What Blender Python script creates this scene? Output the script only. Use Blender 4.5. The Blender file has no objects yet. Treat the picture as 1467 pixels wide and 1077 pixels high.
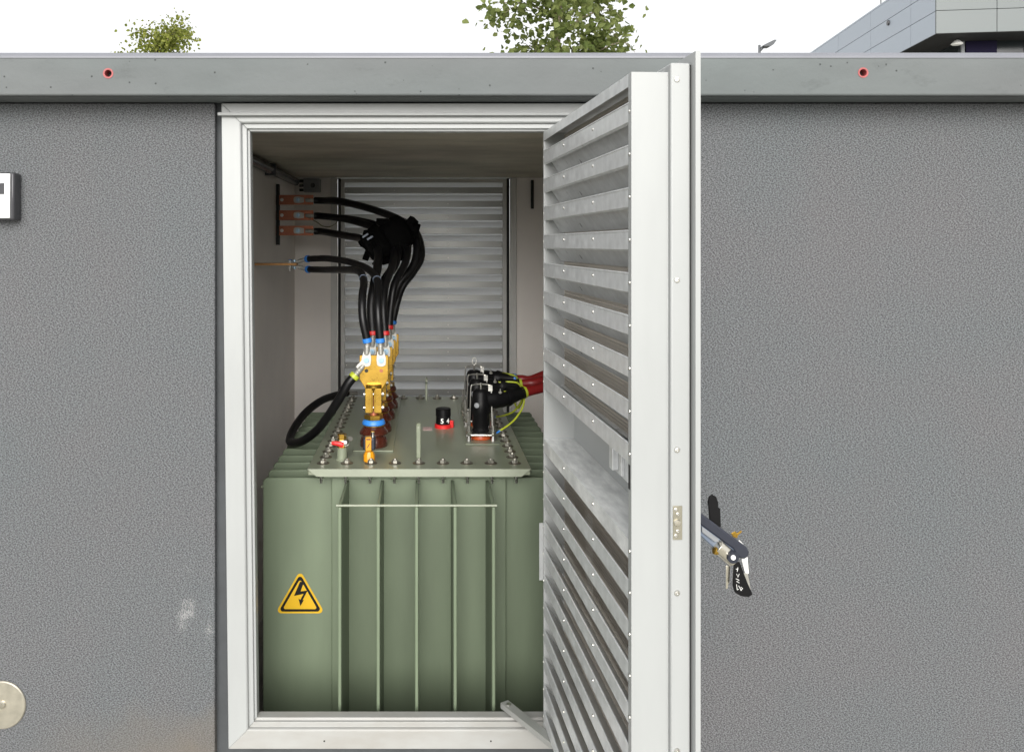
import bpy, bmesh, math, random
from mathutils import Vector, Matrix
R = math.radians
sc = bpy.context.scene
C = sc.collection

# ------------------------------------------------------------------ camera, sky, sun, exposure
F, PX, PY, CAMD, EYE = 1210.0, 607.0, 350.0, 2.75, 1.65      # focal length and principal point in photo pixels, distance to the wall, eye height
cam = bpy.data.cameras.new('camera'); camo = bpy.data.objects.new('camera', cam); C.objects.link(camo)
camo.location = (0, -CAMD, EYE); camo.rotation_euler = (R(90), 0, 0)
cam.sensor_width = 36; cam.sensor_fit = 'HORIZONTAL'; cam.lens = 36 * F / 1467
cam.shift_x = (733.5 - PX) / 1467; cam.shift_y = -(538.5 - PY) / 1467
cam.clip_start = 0.05; cam.clip_end = 2000
sc.camera = camo

SUN_EL, SUN_AZ = 20, 181            # degrees; azimuth clockwise from +Y (the wall faces -Y)
w = bpy.data.worlds.new('World'); sc.world = w; w.use_nodes = True
nt = w.node_tree; nt.nodes.clear()
sky = nt.nodes.new('ShaderNodeTexSky'); sky.sky_type = 'NISHITA'; sky.sun_disc = False
sky.sun_elevation = R(SUN_EL); sky.sun_rotation = R(SUN_AZ); sky.dust_density = 9.0; sky.air_density = 1.0; sky.ozone_density = 1.0
hs = nt.nodes.new('ShaderNodeHueSaturation'); hs.inputs['Saturation'].default_value = 0.15      # overcast: the same sky with its blue veiled
bg = nt.nodes.new('ShaderNodeBackground'); bg.inputs['Strength'].default_value = 0.15
wo = nt.nodes.new('ShaderNodeOutputWorld')
nt.links.new(sky.outputs[0], hs.inputs['Color']); cl = nt.nodes.new('ShaderNodeMix'); cl.data_type = 'RGBA'; cl.inputs['Factor'].default_value = .8; cl.inputs[7].default_value = (3.25, 3.28, 3.33, 1)   # an even layer of bright cloud over that sky
nt.links.new(hs.outputs[0], cl.inputs[6]); nt.links.new(cl.outputs[2], bg.inputs['Color']); nt.links.new(bg.outputs[0], wo.inputs[0])
sun = bpy.data.lights.new('sun', 'SUN'); sun.energy = 1.5; sun.angle = R(42); sun.color = (1, .97, .93)
suno = bpy.data.objects.new('sun', sun); C.objects.link(suno)
sd = Vector((math.sin(R(SUN_AZ)) * math.cos(R(SUN_EL)), math.cos(R(SUN_AZ)) * math.cos(R(SUN_EL)), math.sin(R(SUN_EL))))
suno.rotation_euler = (-sd).to_track_quat('-Z', 'Y').to_euler()
suno.location = sd * 30
vs = sc.view_settings; vs.view_transform = 'Standard'; vs.look = 'None'; vs.exposure = 1.27; vs.gamma = 1.0; vs.use_curve_mapping = False
sc.cycles.max_bounces = 14; sc.cycles.diffuse_bounces = 8; sc.cycles.use_denoising = True
sc.cycles.sample_clamp_indirect = 6.0

# ------------------------------------------------------------------ helpers
def P(px, py, Y):
    k = F / (Y + CAMD)
    return Vector(((px - PX) / k, Y, EYE - (py - PY) / k))

class MB:
    def __init__(s): s.v = []; s.f = []
    def add(s, vs, fs):
        n = len(s.v); s.v += [tuple(v) for v in vs]; s.f += [tuple(i + n for i in f) for f in fs]; return s
    def box(s, x0, x1, y0, y1, z0, z1):
        return s.add([(x, y, z) for z in (z0, z1) for y in (y0, y1) for x in (x0, x1)],
                     [(0, 2, 3, 1), (4, 5, 7, 6), (0, 1, 5, 4), (2, 6, 7, 3), (0, 4, 6, 2), (1, 3, 7, 5)])
    def obox(s, c, ax, ay, az):          # box from centre and three half-axis vectors
        c, ax, ay, az = map(Vector, (c, ax, ay, az))
        return s.add([c + i * ax + j * ay + k * az for k in (-1, 1) for j in (-1, 1) for i in (-1, 1)],
                     [(0, 2, 3, 1), (4, 5, 7, 6), (0, 1, 5, 4), (2, 6, 7, 3), (0, 4, 6, 2), (1, 3, 7, 5)])
    def lathe(s, prof, o=(0, 0, 0), axis=(0, 0, 1), n=24, cap=True, rot=0):
        a = Vector(axis).normalized(); h = Vector((1, 0, 0)) if abs(a.x) < .9 else Vector((0, 1, 0))
        u = (h - a * h.dot(a)).normalized(); w_ = a.cross(u); o = Vector(o)
        vs = []; fs = []
        for (r, z) in prof:
            for i in range(n):
                t = 2 * math.pi * i / n + rot
                vs.append(o + a * z + (u * math.cos(t) + w_ * math.sin(t)) * r)
        for j in range(len(prof) - 1):
            for i in range(n):
                fs.append((j * n + i, j * n + (i + 1) % n, (j + 1) * n + (i + 1) % n, (j + 1) * n + i))
        if cap:
            fs.append(tuple(range(n - 1, -1, -1))); fs.append(tuple((len(prof) - 1) * n + i for i in range(n)))
        return s.add(vs, fs)
    def cyl(s, a, b, r, n=16, r2=None):
        a, b = Vector(a), Vector(b)
        return s.lathe([(r, 0), (r if r2 is None else r2, (b - a).length)], a, b - a, n)
    def tube(s, pts, r, n=12, sub=6, cap=True):
        pts = spline(pts, sub) if sub > 1 else [Vector(p) for p in pts]
        rr = r if isinstance(r, (list, tuple)) else [r] * len(pts)
        vs = []; fs = []; t0 = (pts[1] - pts[0]).normalized()
        h = Vector((0, 0, 1)) if abs(t0.z) < .9 else Vector((1, 0, 0)); u = (h - t0 * h.dot(t0)).normalized()
        m = len(pts)
        for j, p in enumerate(pts):
            t = (pts[min(j + 1, m - 1)] - pts[max(j - 1, 0)]).normalized()
            u = (u - t * u.dot(t)).normalized(); w_ = t.cross(u)
            rj = rr[min(len(rr) - 1, int(j * len(rr) / m))]
            for i in range(n):
                q = 2 * math.pi * i / n
                vs.append(p + (u * math.cos(q) + w_ * math.sin(q)) * rj)
        for j in range(m - 1):
            for i in range(n):
                fs.append((j * n + i, j * n + (i + 1) % n, (j + 1) * n + (i + 1) % n, (j + 1) * n + i))
        if cap:
            fs.append(tuple(range(n - 1, -1, -1))); fs.append(tuple((m - 1) * n + i for i in range(n)))
        return s.add(vs, fs)
    def prism(s, poly, o, u, v, d):       # polygon (a,b) -> o + a*u + b*v, extruded by vector d
        o, u, v, d = map(Vector, (o, u, v, d)); n = len(poly)
        vs = [o + u * a + v * b for a, b in poly]; vs += [q + d for q in vs]
        fs = [tuple(range(n - 1, -1, -1)), tuple(range(n, 2 * n))] + [(i, (i + 1) % n, n + (i + 1) % n, n + i) for i in range(n)]
        return s.add(vs, fs)
    def mesh(s, name, off=(0, 0, 0), smooth=True, ang=32):
        me = bpy.data.meshes.new(name); o = Vector(off)
        me.from_pydata([tuple(Vector(v) - o) for v in s.v], [], s.f)
        bm = bmesh.new(); bm.from_mesh(me); bmesh.ops.recalc_face_normals(bm, faces=bm.faces[:]); bm.to_mesh(me); bm.free()
        if smooth:
            me.shade_smooth(); me.set_sharp_from_angle(angle=R(ang))
        return me

def spline(pts, sub):
    p = [Vector(q) for q in pts]; out = []
    if len(p) < 3: return p
    q = [p[0] * 2 - p[1]] + p + [p[-1] * 2 - p[-2]]
    for i in range(1, len(q) - 2):
        a, b, c, d = q[i - 1:i + 3]
        for k in range(sub):
            t = k / sub
            out.append(.5 * ((2 * b) + (c - a) * t + (2 * a - 5 * b + 4 * c - d) * t * t + (3 * b - a - 3 * c + d) * t ** 3))
    out.append(p[-1]); return out

WL = {}
def obj(name, mb, m, parent=None, bevel=0, label=None, cat=None, group=None, kind=None, ang=32, seg=2):
    vs = mb.v
    lo = [min(v[i] for v in vs) for i in range(3)]; hi = [max(v[i] for v in vs) for i in range(3)]
    c = Vector(((lo[0] + hi[0]) / 2, (lo[1] + hi[1]) / 2, lo[2]))
    o = bpy.data.objects.new(name, mb.mesh(name, c, ang=ang)); C.objects.link(o)
    o.data.materials.append(m)
    if parent is not None:
        o.parent = parent; o.location = c - WL[parent]
    else: o.location = c
    WL[o] = c
    if bevel:
        b = o.modifiers.new('bevel', 'BEVEL'); b.width = bevel; b.segments = seg; b.limit_method = 'ANGLE'; b.angle_limit = R(40)
        b.harden_normals = False
    tag(o, label, cat, group, kind); return o
def tag(o, label=None, cat=None, group=None, kind=None):
    if label: o['label'] = label
    if cat: o['category'] = cat
    if group: o['group'] = group
    if kind: o['kind'] = kind
    return o
def thing(name, loc, label=None, cat=None, group=None, rotz=0, local=False, parent=None):
    o = bpy.data.objects.new(name, None); C.objects.link(o); o.empty_display_size = .05
    o.location = Vector(loc) - (WL[parent] if parent else Vector())
    if parent: o.parent = parent
    o.rotation_euler = (0, 0, rotz)
    WL[o] = Vector((0, 0, 0)) if local else Vector(loc)
    return tag(o, label, cat, group)
def inst(name, me, parent, pos, m=None, scale=None, rot=None, kind=None):     # a piece that shares mesh data
    o = bpy.data.objects.new(name, me); C.objects.link(o); o.parent = parent
    o.location = Vector(pos) - (WL[parent] if parent else Vector())
    if rot: o.rotation_euler = rot
    if scale: o.scale = scale
    WL[o] = Vector(pos)
    return o
def copy_tree(o, parent=None):
    c = o.copy(); C.objects.link(c); c.parent = parent
    for ch in o.children: copy_tree(ch, c)
    return c

# ------------------------------------------------------------------ materials
def mat(name, col, rough=.5, metal=0, var=.12, vscale=6, bump=0, bscale=80, bdist=.002, rvar=.1, dirt=None, spec=None, coat=0, detail=4, stretch=None):
    m = bpy.data.materials.new(name); m.use_nodes = True; t = m.node_tree; N = t.nodes; L = t.links
    b = N['Principled BSDF']; b.inputs['Metallic'].default_value = metal
    if spec is not None: b.inputs['Specular IOR Level'].default_value = spec
    if coat: b.inputs['Coat Weight'].default_value = coat; b.inputs['Coat Roughness'].default_value = .15
    tc = N.new('ShaderNodeTexCoord'); src = tc.outputs['Object']
    if stretch:
        mp = N.new('ShaderNodeMapping'); mp.inputs['Scale'].default_value = stretch; L.new(src, mp.inputs[0]); src = mp.outputs[0]
    n = N.new('ShaderNodeTexNoise'); n.inputs['Scale'].default_value = vscale; n.inputs['Detail'].default_value = detail; n.inputs['Roughness'].default_value = .6
    L.new(src, n.inputs['Vector'])
    r = N.new('ShaderNodeValToRGB'); r.color_ramp.elements[0].position = .3; r.color_ramp.elements[1].position = .7
    c = Vector(col[:3]); d = Vector(dirt) if dirt else c * (1 - var)
    r.color_ramp.elements[0].color = (*d, 1); r.color_ramp.elements[1].color = (*(c * (1 + var * .5)), 1)
    L.new(n.outputs['Fac'], r.inputs[0]); L.new(r.outputs[0], b.inputs['Base Color'])
    mr = N.new('ShaderNodeMapRange'); mr.inputs['To Min'].default_value = max(.02, rough - rvar); mr.inputs['To Max'].default_value = min(1, rough + rvar)
    L.new(n.outputs['Fac'], mr.inputs['Value']); L.new(mr.outputs[0], b.inputs['Roughness'])
    if bump:
        n2 = N.new('ShaderNodeTexNoise'); n2.inputs['Scale'].default_value = bscale; n2.inputs['Detail'].default_value = 3; L.new(tc.outputs['Object'], n2.inputs['Vector'])
        bp = N.new('ShaderNodeBump'); bp.inputs['Strength'].default_value = bump; bp.inputs['Distance'].default_value = bdist
        L.new(n2.outputs['Fac'], bp.inputs['Height']); L.new(bp.outputs[0], b.inputs['Normal'])
    return m
def mixer(N, L, fac, a, b):
    x = N.new('ShaderNodeMix'); x.data_type = 'RGBA'
    if hasattr(fac, 'links'): L.new(fac, x.inputs['Factor'])
    else: x.inputs['Factor'].default_value = fac
    for s, v in ((x.inputs[6], a), (x.inputs[7], b)):
        if hasattr(v, 'links'): L.new(v, s)
        else: s.default_value = (*v, 1)
    return x.outputs[2]

def plaster_mat():
    m = bpy.data.materials.new('scraped_plaster'); m.use_nodes = True; t = m.node_tree; N = t.nodes; L = t.links; b = N['Principled BSDF']
    b.inputs['Roughness'].default_value = .9; b.inputs['Specular IOR Level'].default_value = .25
    g = N.new('ShaderNodeNewGeometry')
    def noise(s, d=3, ro=.6, stretch=None):
        n = N.new('ShaderNodeTexNoise'); n.inputs['Scale'].default_value = s; n.inputs['Detail'].default_value = d; n.inputs['Roughness'].default_value = ro
        src = g.outputs['Position']
        if stretch:
            mp = N.new('ShaderNodeMapping'); mp.inputs['Scale'].default_value = stretch; mp.inputs['Rotation'].default_value = (0, R(28), 0); L.new(src, mp.inputs[0]); src = mp.outputs[0]
        L.new(src, n.inputs['Vector']); return n.outputs['Fac']
    def ramp(f, p0, p1, c0, c1):
        r = N.new('ShaderNodeValToRGB'); r.color_ramp.elements[0].position = p0; r.color_ramp.elements[1].position = p1
        r.color_ramp.elements[0].color = (*c0, 1); r.color_ramp.elements[1].color = (*c1, 1); L.new(f, r.inputs[0]); return r.outputs[0]
    def math_(op, a, bb=None, clamp=False):
        x = N.new('ShaderNodeMath'); x.operation = op; x.use_clamp = clamp
        for i, v in enumerate((a, bb)):
            if v is None: continue
            if hasattr(v, 'links'): L.new(v, x.inputs[i])
            else: x.inputs[i].default_value = v
        return x.outputs[0]
    grain = noise(188, 3, .78, (1, 1, 1.5))
    base = ramp(grain, .41, .59, (.057, .0585, .0615), (.196, .200, .206))
    tint = ramp(noise(1.6, 4), .35, .65, (.955, 1.0, 1.01), (1.01, .995, 1.0))
    x = N.new('ShaderNodeMix'); x.data_type = 'RGBA'; x.blend_type = 'MULTIPLY'; x.inputs['Factor'].default_value = 1
    L.new(base, x.inputs[6]); L.new(tint, x.inputs[7]); col = x.outputs[2]
    sp = N.new('ShaderNodeSeparateXYZ'); L.new(g.outputs['Position'], sp.inputs[0])
    # soil splashed up along the foot of the wall
    h = math_('ADD', math_('MULTIPLY', math_('SUBTRACT', noise(7, 4), .5), .22), sp.outputs['Z'])
    foot = N.new('ShaderNodeMapRange'); foot.inputs['From Min'].default_value = .16; foot.inputs['From Max'].default_value = -.02; L.new(h, foot.inputs['Value'])
    side = N.new('ShaderNodeMapRange'); side.inputs['From Min'].default_value = -1.35; side.inputs['From Max'].default_value = -.75; L.new(sp.outputs['X'], side.inputs['Value'])
    col = mixer(N, L, math_('MULTIPLY', math_('MULTIPLY', foot.outputs[0], math_('MULTIPLY', side.outputs[0], math_('LESS_THAN', sp.outputs['X'], 0))), .75), col, (.165, .145, .12))
    # one chalky scuff where something scraped the plaster
    def spot(cx, cz, rx, rz):
        dx = math_('DIVIDE', math_('SUBTRACT', sp.outputs['X'], cx), rx); dz = math_('DIVIDE', math_('SUBTRACT', sp.outputs['Z'], cz), rz)
        return math_('SUBTRACT', 1, math_('SQRT', math_('ADD', math_('MULTIPLY', dx, dx), math_('MULTIPLY', dz, dz))), clamp=True)
    s1 = math_('MAXIMUM', spot(-.775, .45, .075, .13), math_('MULTIPLY', spot(-.775, .60, .06, .08), .7))
    s1 = math_('MAXIMUM', s1, math_('MULTIPLY', spot(-.70, .42, .05, .2), .8))
    ragged = math_('MULTIPLY', math_('SUBTRACT', noise(22, 3), .5), 2.2)
    sc_f = math_('MULTIPLY', math_('ADD', s1, math_('MULTIPLY', ragged, s1)), 1.0, clamp=True)
    chip = N.new('ShaderNodeMapRange'); chip.inputs['From Min'].default_value = .0; chip.inputs['From Max'].default_value = .05
    L.new(math_('ADD', math_('ADD', noise(300, 2, .7), math_('MULTIPLY', sc_f, .34)), -.80), chip.inputs['Value'])
    col = mixer(N, L, math_('MULTIPLY', chip.outputs[0], .8), col, (.36, .36, .355))
    L.new(col, b.inputs['Base Color'])
    bp = N.new('ShaderNodeBump'); bp.inputs['Strength'].default_value = 1.0; bp.inputs['Distance'].default_value = .005
    L.new(grain, bp.inputs['Height']); L.new(bp.outputs[0], b.inputs['Normal'])
    return m

def concrete_mat(name, col, streak=(.6, 1, 1.4), pits=True, amt=.16):
    m = bpy.data.materials.new(name); m.use_nodes = True; t = m.node_tree; N = t.nodes; L = t.links; b = N['Principled BSDF']
    b.inputs['Roughness'].default_value = .7; b.inputs['Specular IOR Level'].default_value = .35
    g = N.new('ShaderNodeNewGeometry'); mp = N.new('ShaderNodeMapping'); mp.inputs['Scale'].default_value = streak; L.new(g.outputs['Position'], mp.inputs[0])
    def noise(s, d, src, ro=.6):
        n = N.new('ShaderNodeTexNoise'); n.inputs['Scale'].default_value = s; n.inputs['Detail'].default_value = d; n.inputs['Roughness'].default_value = ro; L.new(src, n.inputs['Vector']); return n.outputs['Fac']
    def ramp(f, p0, p1, c0, c1):
        r = N.new('ShaderNodeValToRGB'); r.color_ramp.elements[0].position = p0; r.color_ramp.elements[1].position = p1
        r.color_ramp.elements[0].color = (*c0, 1); r.color_ramp.elements[1].color = (*c1, 1); L.new(f, r.inputs[0]); return r.outputs[0]
    c = Vector(col)
    a = ramp(noise(3.2, 6, mp.outputs[0]), .3, .7, c * (1 - amt), c * (1 + amt * .6))
    cool = ramp(noise(1.1, 2, mp.outputs[0]), .38, .62, (.95, 1.0, .99), (1.03, 1.0, 1.01))
    x = N.new('ShaderNodeMix'); x.data_type = 'RGBA'; x.blend_type = 'MULTIPLY'; x.inputs['Factor'].default_value = 1; L.new(a, x.inputs[6]); L.new(cool, x.inputs[7]); colr = x.outputs[2]
    # grey rub marks and air holes
    mk = noise(9, 5, mp.outputs[0], .75); mm = N.new('ShaderNodeMapRange'); mm.inputs['From Min'].default_value = .585; mm.inputs['From Max'].default_value = .72; mm.inputs['To Max'].default_value = .38; L.new(mk, mm.inputs['Value'])
    colr = mixer(N, L, mm.outputs[0], colr, c * .55)
    hgt = noise(60, 4, g.outputs['Position'])
    if pits:
        v = N.new('ShaderNodeTexVoronoi'); v.inputs['Scale'].default_value = 34; L.new(g.outputs['Position'], v.inputs['Vector'])
        pm = N.new('ShaderNodeMapRange'); pm.inputs['From Min'].default_value = .07; pm.inputs['From Max'].default_value = .13; L.new(v.outputs['Distance'], pm.inputs['Value'])
        sel = N.new('ShaderNodeMath'); sel.operation = 'GREATER_THAN'; sel.inputs[1].default_value = .66; sx = N.new('ShaderNodeSeparateColor'); L.new(v.outputs['Color'], sx.inputs[0]); L.new(sx.outputs[0], sel.inputs[0])
        inv = N.new('ShaderNodeMath'); inv.operation = 'SUBTRACT'; inv.inputs[0].default_value = 1; L.new(pm.outputs[0], inv.inputs[1])
        pit = N.new('ShaderNodeMath'); pit.operation = 'MULTIPLY'; L.new(inv.outputs[0], pit.inputs[0]); L.new(sel.outputs[0], pit.inputs[1])
        hh = N.new('ShaderNodeMath'); hh.operation = 'MULTIPLY_ADD'; hh.inputs[1].default_value = -1.5; L.new(pit.outputs[0], hh.inputs[0]); L.new(hgt, hh.inputs[2]); hgt = hh.outputs[0]
        colr = mixer(N, L, pit.outputs[0], colr, c * .35)
    L.new(colr, b.inputs['Base Color'])
    bp = N.new('ShaderNodeBump'); bp.inputs['Strength'].default_value = .35; bp.inputs['Distance'].default_value = .003; L.new(hgt, bp.inputs['Height']); L.new(bp.outputs[0], b.inputs['Normal'])
    return m

def perforated_mat():
    m = bpy.data.materials.new('perforated_sheet'); m.use_nodes = True; t = m.node_tree; N = t.nodes; L = t.links; b = N['Principled BSDF']
    b.inputs['Base Color'].default_value = (.56, .51, .44, 1); b.inputs['Metallic'].default_value = .1; b.inputs['Roughness'].default_value = .5
    tc = N.new('ShaderNodeTexCoord'); sp = N.new('ShaderNodeSeparateXYZ'); L.new(tc.outputs['Object'], sp.inputs[0])
    def cell(o):
        a = N.new('ShaderNodeMath'); a.operation = 'MULTIPLY'; a.inputs[1].default_value = 115; L.new(o, a.inputs[0])
        f = N.new('ShaderNodeMath'); f.operation = 'FRACT'; L.new(a.outputs[0], f.inputs[0])
        s = N.new('ShaderNodeMath'); s.operation = 'SUBTRACT'; s.inputs[1].default_value = .5; L.new(f.outputs[0], s.inputs[0])
        q = N.new('ShaderNodeMath'); q.operation = 'MULTIPLY'; L.new(s.outputs[0], q.inputs[0]); L.new(s.outputs[0], q.inputs[1]); return q.outputs[0]
    ad = N.new('ShaderNodeMath'); L.new(cell(sp.outputs[0]), ad.inputs[0]); L.new(cell(sp.outputs[2]), ad.inputs[1])
    gt = N.new('ShaderNodeMath'); gt.operation = 'LESS_THAN'; gt.inputs[1].default_value = .12; L.new(ad.outputs[0], gt.inputs[0])
    tr = N.new('ShaderNodeBsdfTransparent'); mx = N.new('ShaderNodeMixShader'); L.new(gt.outputs[0], mx.inputs[0]); L.new(b.outputs[0], mx.inputs[1]); L.new(tr.outputs[0], mx.inputs[2])
    L.new(mx.outputs[0], N['Material Output'].inputs[0]); return m

M = dict(
    plaster=plaster_mat(),
    concrete=concrete_mat('fascia_concrete', (.116, .127, .127)),
    groove=mat('dark_grey_base_coat', (.055, .060, .064), .75, var=.25, vscale=9, bump=.3, bscale=90),
    ceil=concrete_mat('raw_ceiling_concrete', (.56, .52, .43), pits=False, amt=.3),
    inner=mat('inner_wall_paint', (.82, .78, .74), .75, var=.06, vscale=2, bump=.15, bscale=60),
    floor=mat('pit_concrete', (.42, .41, .39), .85, var=.3),
    white=mat('white_powder_coat', (.325, .336, .333), .38, var=.08, vscale=5, stretch=(1, 1, .25), rvar=.08, bump=.02, bscale=120),
    whitein=mat('dulled_white_powder_coat', (.55, .55, .53), .42, var=.07, vscale=4, rvar=.08),
    sillm=mat('dusty_white_coat', (.33, .333, .323), .45, var=.05, vscale=14, rvar=.1, dirt=(.29, .283, .262), detail=7, stretch=(.4, 1, 1)),
    galv=mat('galvanised_sheet', (.66, .675, .68), .33, metal=.3, var=.18, vscale=26, rvar=.14, detail=3),
    galvb=mat('weathered_galvanised_sheet', (.35, .355, .34), .34, metal=.35, var=.08, vscale=5, rvar=.08, detail=2),
    shelf=mat('dusty_galvanised_sheet', (.66, .67, .66), .5, metal=.3, var=.5, vscale=20, rvar=.15, dirt=(.53, .54, .54), detail=6, stretch=(.6, 2.4, 1)),
    bladew=mat('white_louvre_blade', (.78, .78, .77), .4, var=.04, vscale=6),
    perf=perforated_mat(),
    seal=mat('black_rubber_seal', (.012, .012, .012), .7),
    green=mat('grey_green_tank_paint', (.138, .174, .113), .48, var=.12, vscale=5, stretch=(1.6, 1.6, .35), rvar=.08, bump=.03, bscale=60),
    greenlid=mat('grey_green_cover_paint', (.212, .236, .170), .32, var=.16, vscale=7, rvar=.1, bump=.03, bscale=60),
    steel=mat('zinc_plated_steel', (.62, .61, .57), .3, metal=1, var=.2, vscale=60),
    washer=mat('brown_tarnished_washer', (.16, .145, .115), .42, metal=.7, var=.3, vscale=60),
    bolthead=mat('dull_zinc_bolt', (.40, .39, .34), .36, metal=.8, var=.2, vscale=60),
    steeld=mat('dull_steel', (.42, .41, .38), .4, metal=1, var=.25, vscale=50),
    tin=mat('tinned_copper', (.46, .455, .42), .42, metal=.6, var=.15, vscale=60),
    brass=mat('yellow_passivated_brass', (.42, .255, .042), .28, metal=.85, var=.15, vscale=25),
    copper=mat('copper_busbar', (.36, .125, .065), .42, metal=.5, var=.2, vscale=18),
    bronze=mat('bronze_bar', (.42, .22, .08), .4, metal=.5, var=.2, vscale=18),
    brown=mat('brown_glazed_porcelain', (.060, .014, .008), .16, var=.15, coat=.5),
    orange=mat('orange_epoxy_bushing', (.42, .07, .015), .35, var=.1),
    blue=mat('blue_plastic', (.03, .20, .62), .4, var=.08),
    bluet=mat('pale_blue_zinc', (.35, .50, .62), .35, metal=.6, var=.3, vscale=80),
    red=mat('red_plastic', (.60, .02, .02), .42, var=.08),
    redc=mat('red_cable_jacket', (.20, .008, .008), .45, var=.12),
    black=mat('black_rubber_cable', (.004, .004, .0045), .42, spec=.35, var=.2, vscale=12),
    rubber=mat('black_epdm_rubber', (.004, .004, .0045), .45, spec=.18, var=.2, vscale=12),
    matt=mat('matt_black_tape', (.002, .002, .002), .85, spec=.08, var=.3, vscale=30, bump=.4, bscale=60),
    ye=mat('yellow_green_wire', (.40, .46, .03), .45, var=.1, vscale=40),
    yellow=mat('sign_yellow', (.60, .36, .006), .45, var=.03),
    amber=mat('amber_plastic', (.62, .26, .006), .4, var=.06),
    navy=mat('navy_black_handle', (.017, .020, .032), .32, var=.1, coat=.3),
    slate=mat('slate_blue_plastic', (.12, .15, .20), .4, var=.1),
    keym=mat('nickel_key', (.72, .68, .58), .22, metal=1, var=.1, vscale=80),
    paper=mat('white_paint_mark', (.8, .8, .78), .6, var=.03),
    pink=mat('printed_label', (.60, .44, .42), .6, var=.5, vscale=160, dirt=(.30, .2, .2)),
    greybox=mat('grey_abs_box', (.20, .21, .22), .5, var=.1),
    screen=mat('dark_display', (.045, .045, .05), .2, var=.05),
    aluplate=mat('brushed_aluminium', (.70, .71, .69), .36, metal=.6, var=.08, vscale=8),
    disc=mat('tarnished_nickel_disc', (.50, .47, .39), .36, metal=.8, var=.15, vscale=30),
    platem=mat('aged_nickel_plate', (.27, .255, .20), .4, metal=.5, var=.12, vscale=30),
    platew=mat('pale_anodised_strip', (.30, .31, .31), .45, var=.1, vscale=40),
    edge_highlight=mat('lilac_grey_edge_highlight', (.165, .170, .190), .42, var=.1, vscale=4),  # sky highlight of the slab's top edge, put in as colour
    ink=mat('black_print', (.008, .008, .008), .5, spec=.2),
    redring=mat('red_plastic_socket', (.33, .075, .075), .5, var=.2, vscale=60),
    dark=mat('dark_socket', (.03, .028, .025), .8),
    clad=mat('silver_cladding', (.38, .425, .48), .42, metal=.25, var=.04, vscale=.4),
    clad_shaded=mat('shaded_silver_cladding', (.125, .14, .14), .5, metal=.1, var=.05, vscale=.4),  # darker copy of the silver cladding, front face's shade put into the colour
    glass=mat('dark_glazing', (.014, .018, .02), .12, var=.2, vscale=.5),
    violet=mat('dark_violet_panel', (.008, .006, .024), .7, spec=.15, var=.1),
    olive=mat('olive_blind', (.10, .10, .04), .6, var=.1),
    bark=mat('birch_bark', (.22, .18, .13), .85, var=.4, vscale=14, bump=.5, bscale=40, bdist=.01),
    pole=mat('lamp_pole_grey', (.07, .075, .08), .5, metal=.4),
    ground=mat('pale_gravel', (.46, .45, .40), .9, var=.3, vscale=1.4, bump=.6, bscale=70, bdist=.01, detail=8),
)
def leaf_mat(name, a, b_):
    m = bpy.data.materials.new(name); m.use_nodes = True; t = m.node_tree; N = t.nodes; L = t.links; b = N['Principled BSDF']
    b.inputs['Roughness'].default_value = .5; b.inputs['Specular IOR Level'].default_value = .3
    g = N.new('ShaderNodeNewGeometry'); r = N.new('ShaderNodeValToRGB'); r.color_ramp.elements[0].color = (*a, 1); r.color_ramp.elements[1].color = (*b_, 1)
    L.new(g.outputs['Random Per Island'], r.inputs[0]); L.new(r.outputs[0], b.inputs['Base Color'])
    tl = N.new('ShaderNodeBsdfTranslucent'); L.new(r.outputs[0], tl.inputs['Color']); mx = N.new('ShaderNodeMixShader'); mx.inputs[0].default_value = .5
    L.new(b.outputs[0], mx.inputs[1]); L.new(tl.outputs[0], mx.inputs[2]); L.new(mx.outputs[0], N['Material Output'].inputs[0]); return m
def translucent_mat(name, col, f):
    m = bpy.data.materials.new(name); m.use_nodes = True; t = m.node_tree; N = t.nodes; L = t.links; b = N['Principled BSDF']
    b.inputs['Base Color'].default_value = (*col, 1); b.inputs['Roughness'].default_value = .35
    tl = N.new('ShaderNodeBsdfTranslucent'); tl.inputs['Color'].default_value = (*col, 1); mx = N.new('ShaderNodeMixShader'); mx.inputs[0].default_value = f
    L.new(b.outputs[0], mx.inputs[1]); L.new(tl.outputs[0], mx.inputs[2]); L.new(mx.outputs[0], N['Material Output'].inputs[0]); return m
M['blade_back'] = translucent_mat('translucent_louvre_blade', (.85, .86, .87), .5)  # translucency added so daylight from behind brightens the louvre gaps
M['leafa'] = leaf_mat('birch_leaf', (.09, .125, .028), (.23, .265, .09))
M['leafb'] = leaf_mat('yellow_green_leaf', (.12, .15, .02), (.29, .31, .07))

# ------------------------------------------------------------------ ground (a sheet with the station's footprint left open for its oil pit)
GZ = -.12
XL, XR, YB, ZS, ZT = -3.4, 4.6, 3.12, 2.112, 2.246
gx = [-600, XL, XR, 600]; gy = [-600, .05, YB - .02, 900]
g = MB()
for i in range(3):
    for j in range(3):
        if i == 1 and j == 1: continue
        g.add([(gx[i], gy[j], GZ), (gx[i + 1], gy[j], GZ), (gx[i + 1], gy[j + 1], GZ), (gx[i], gy[j + 1], GZ)], [(0, 1, 2, 3)])
obj('ground', g, M['ground'], kind='structure')

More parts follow.
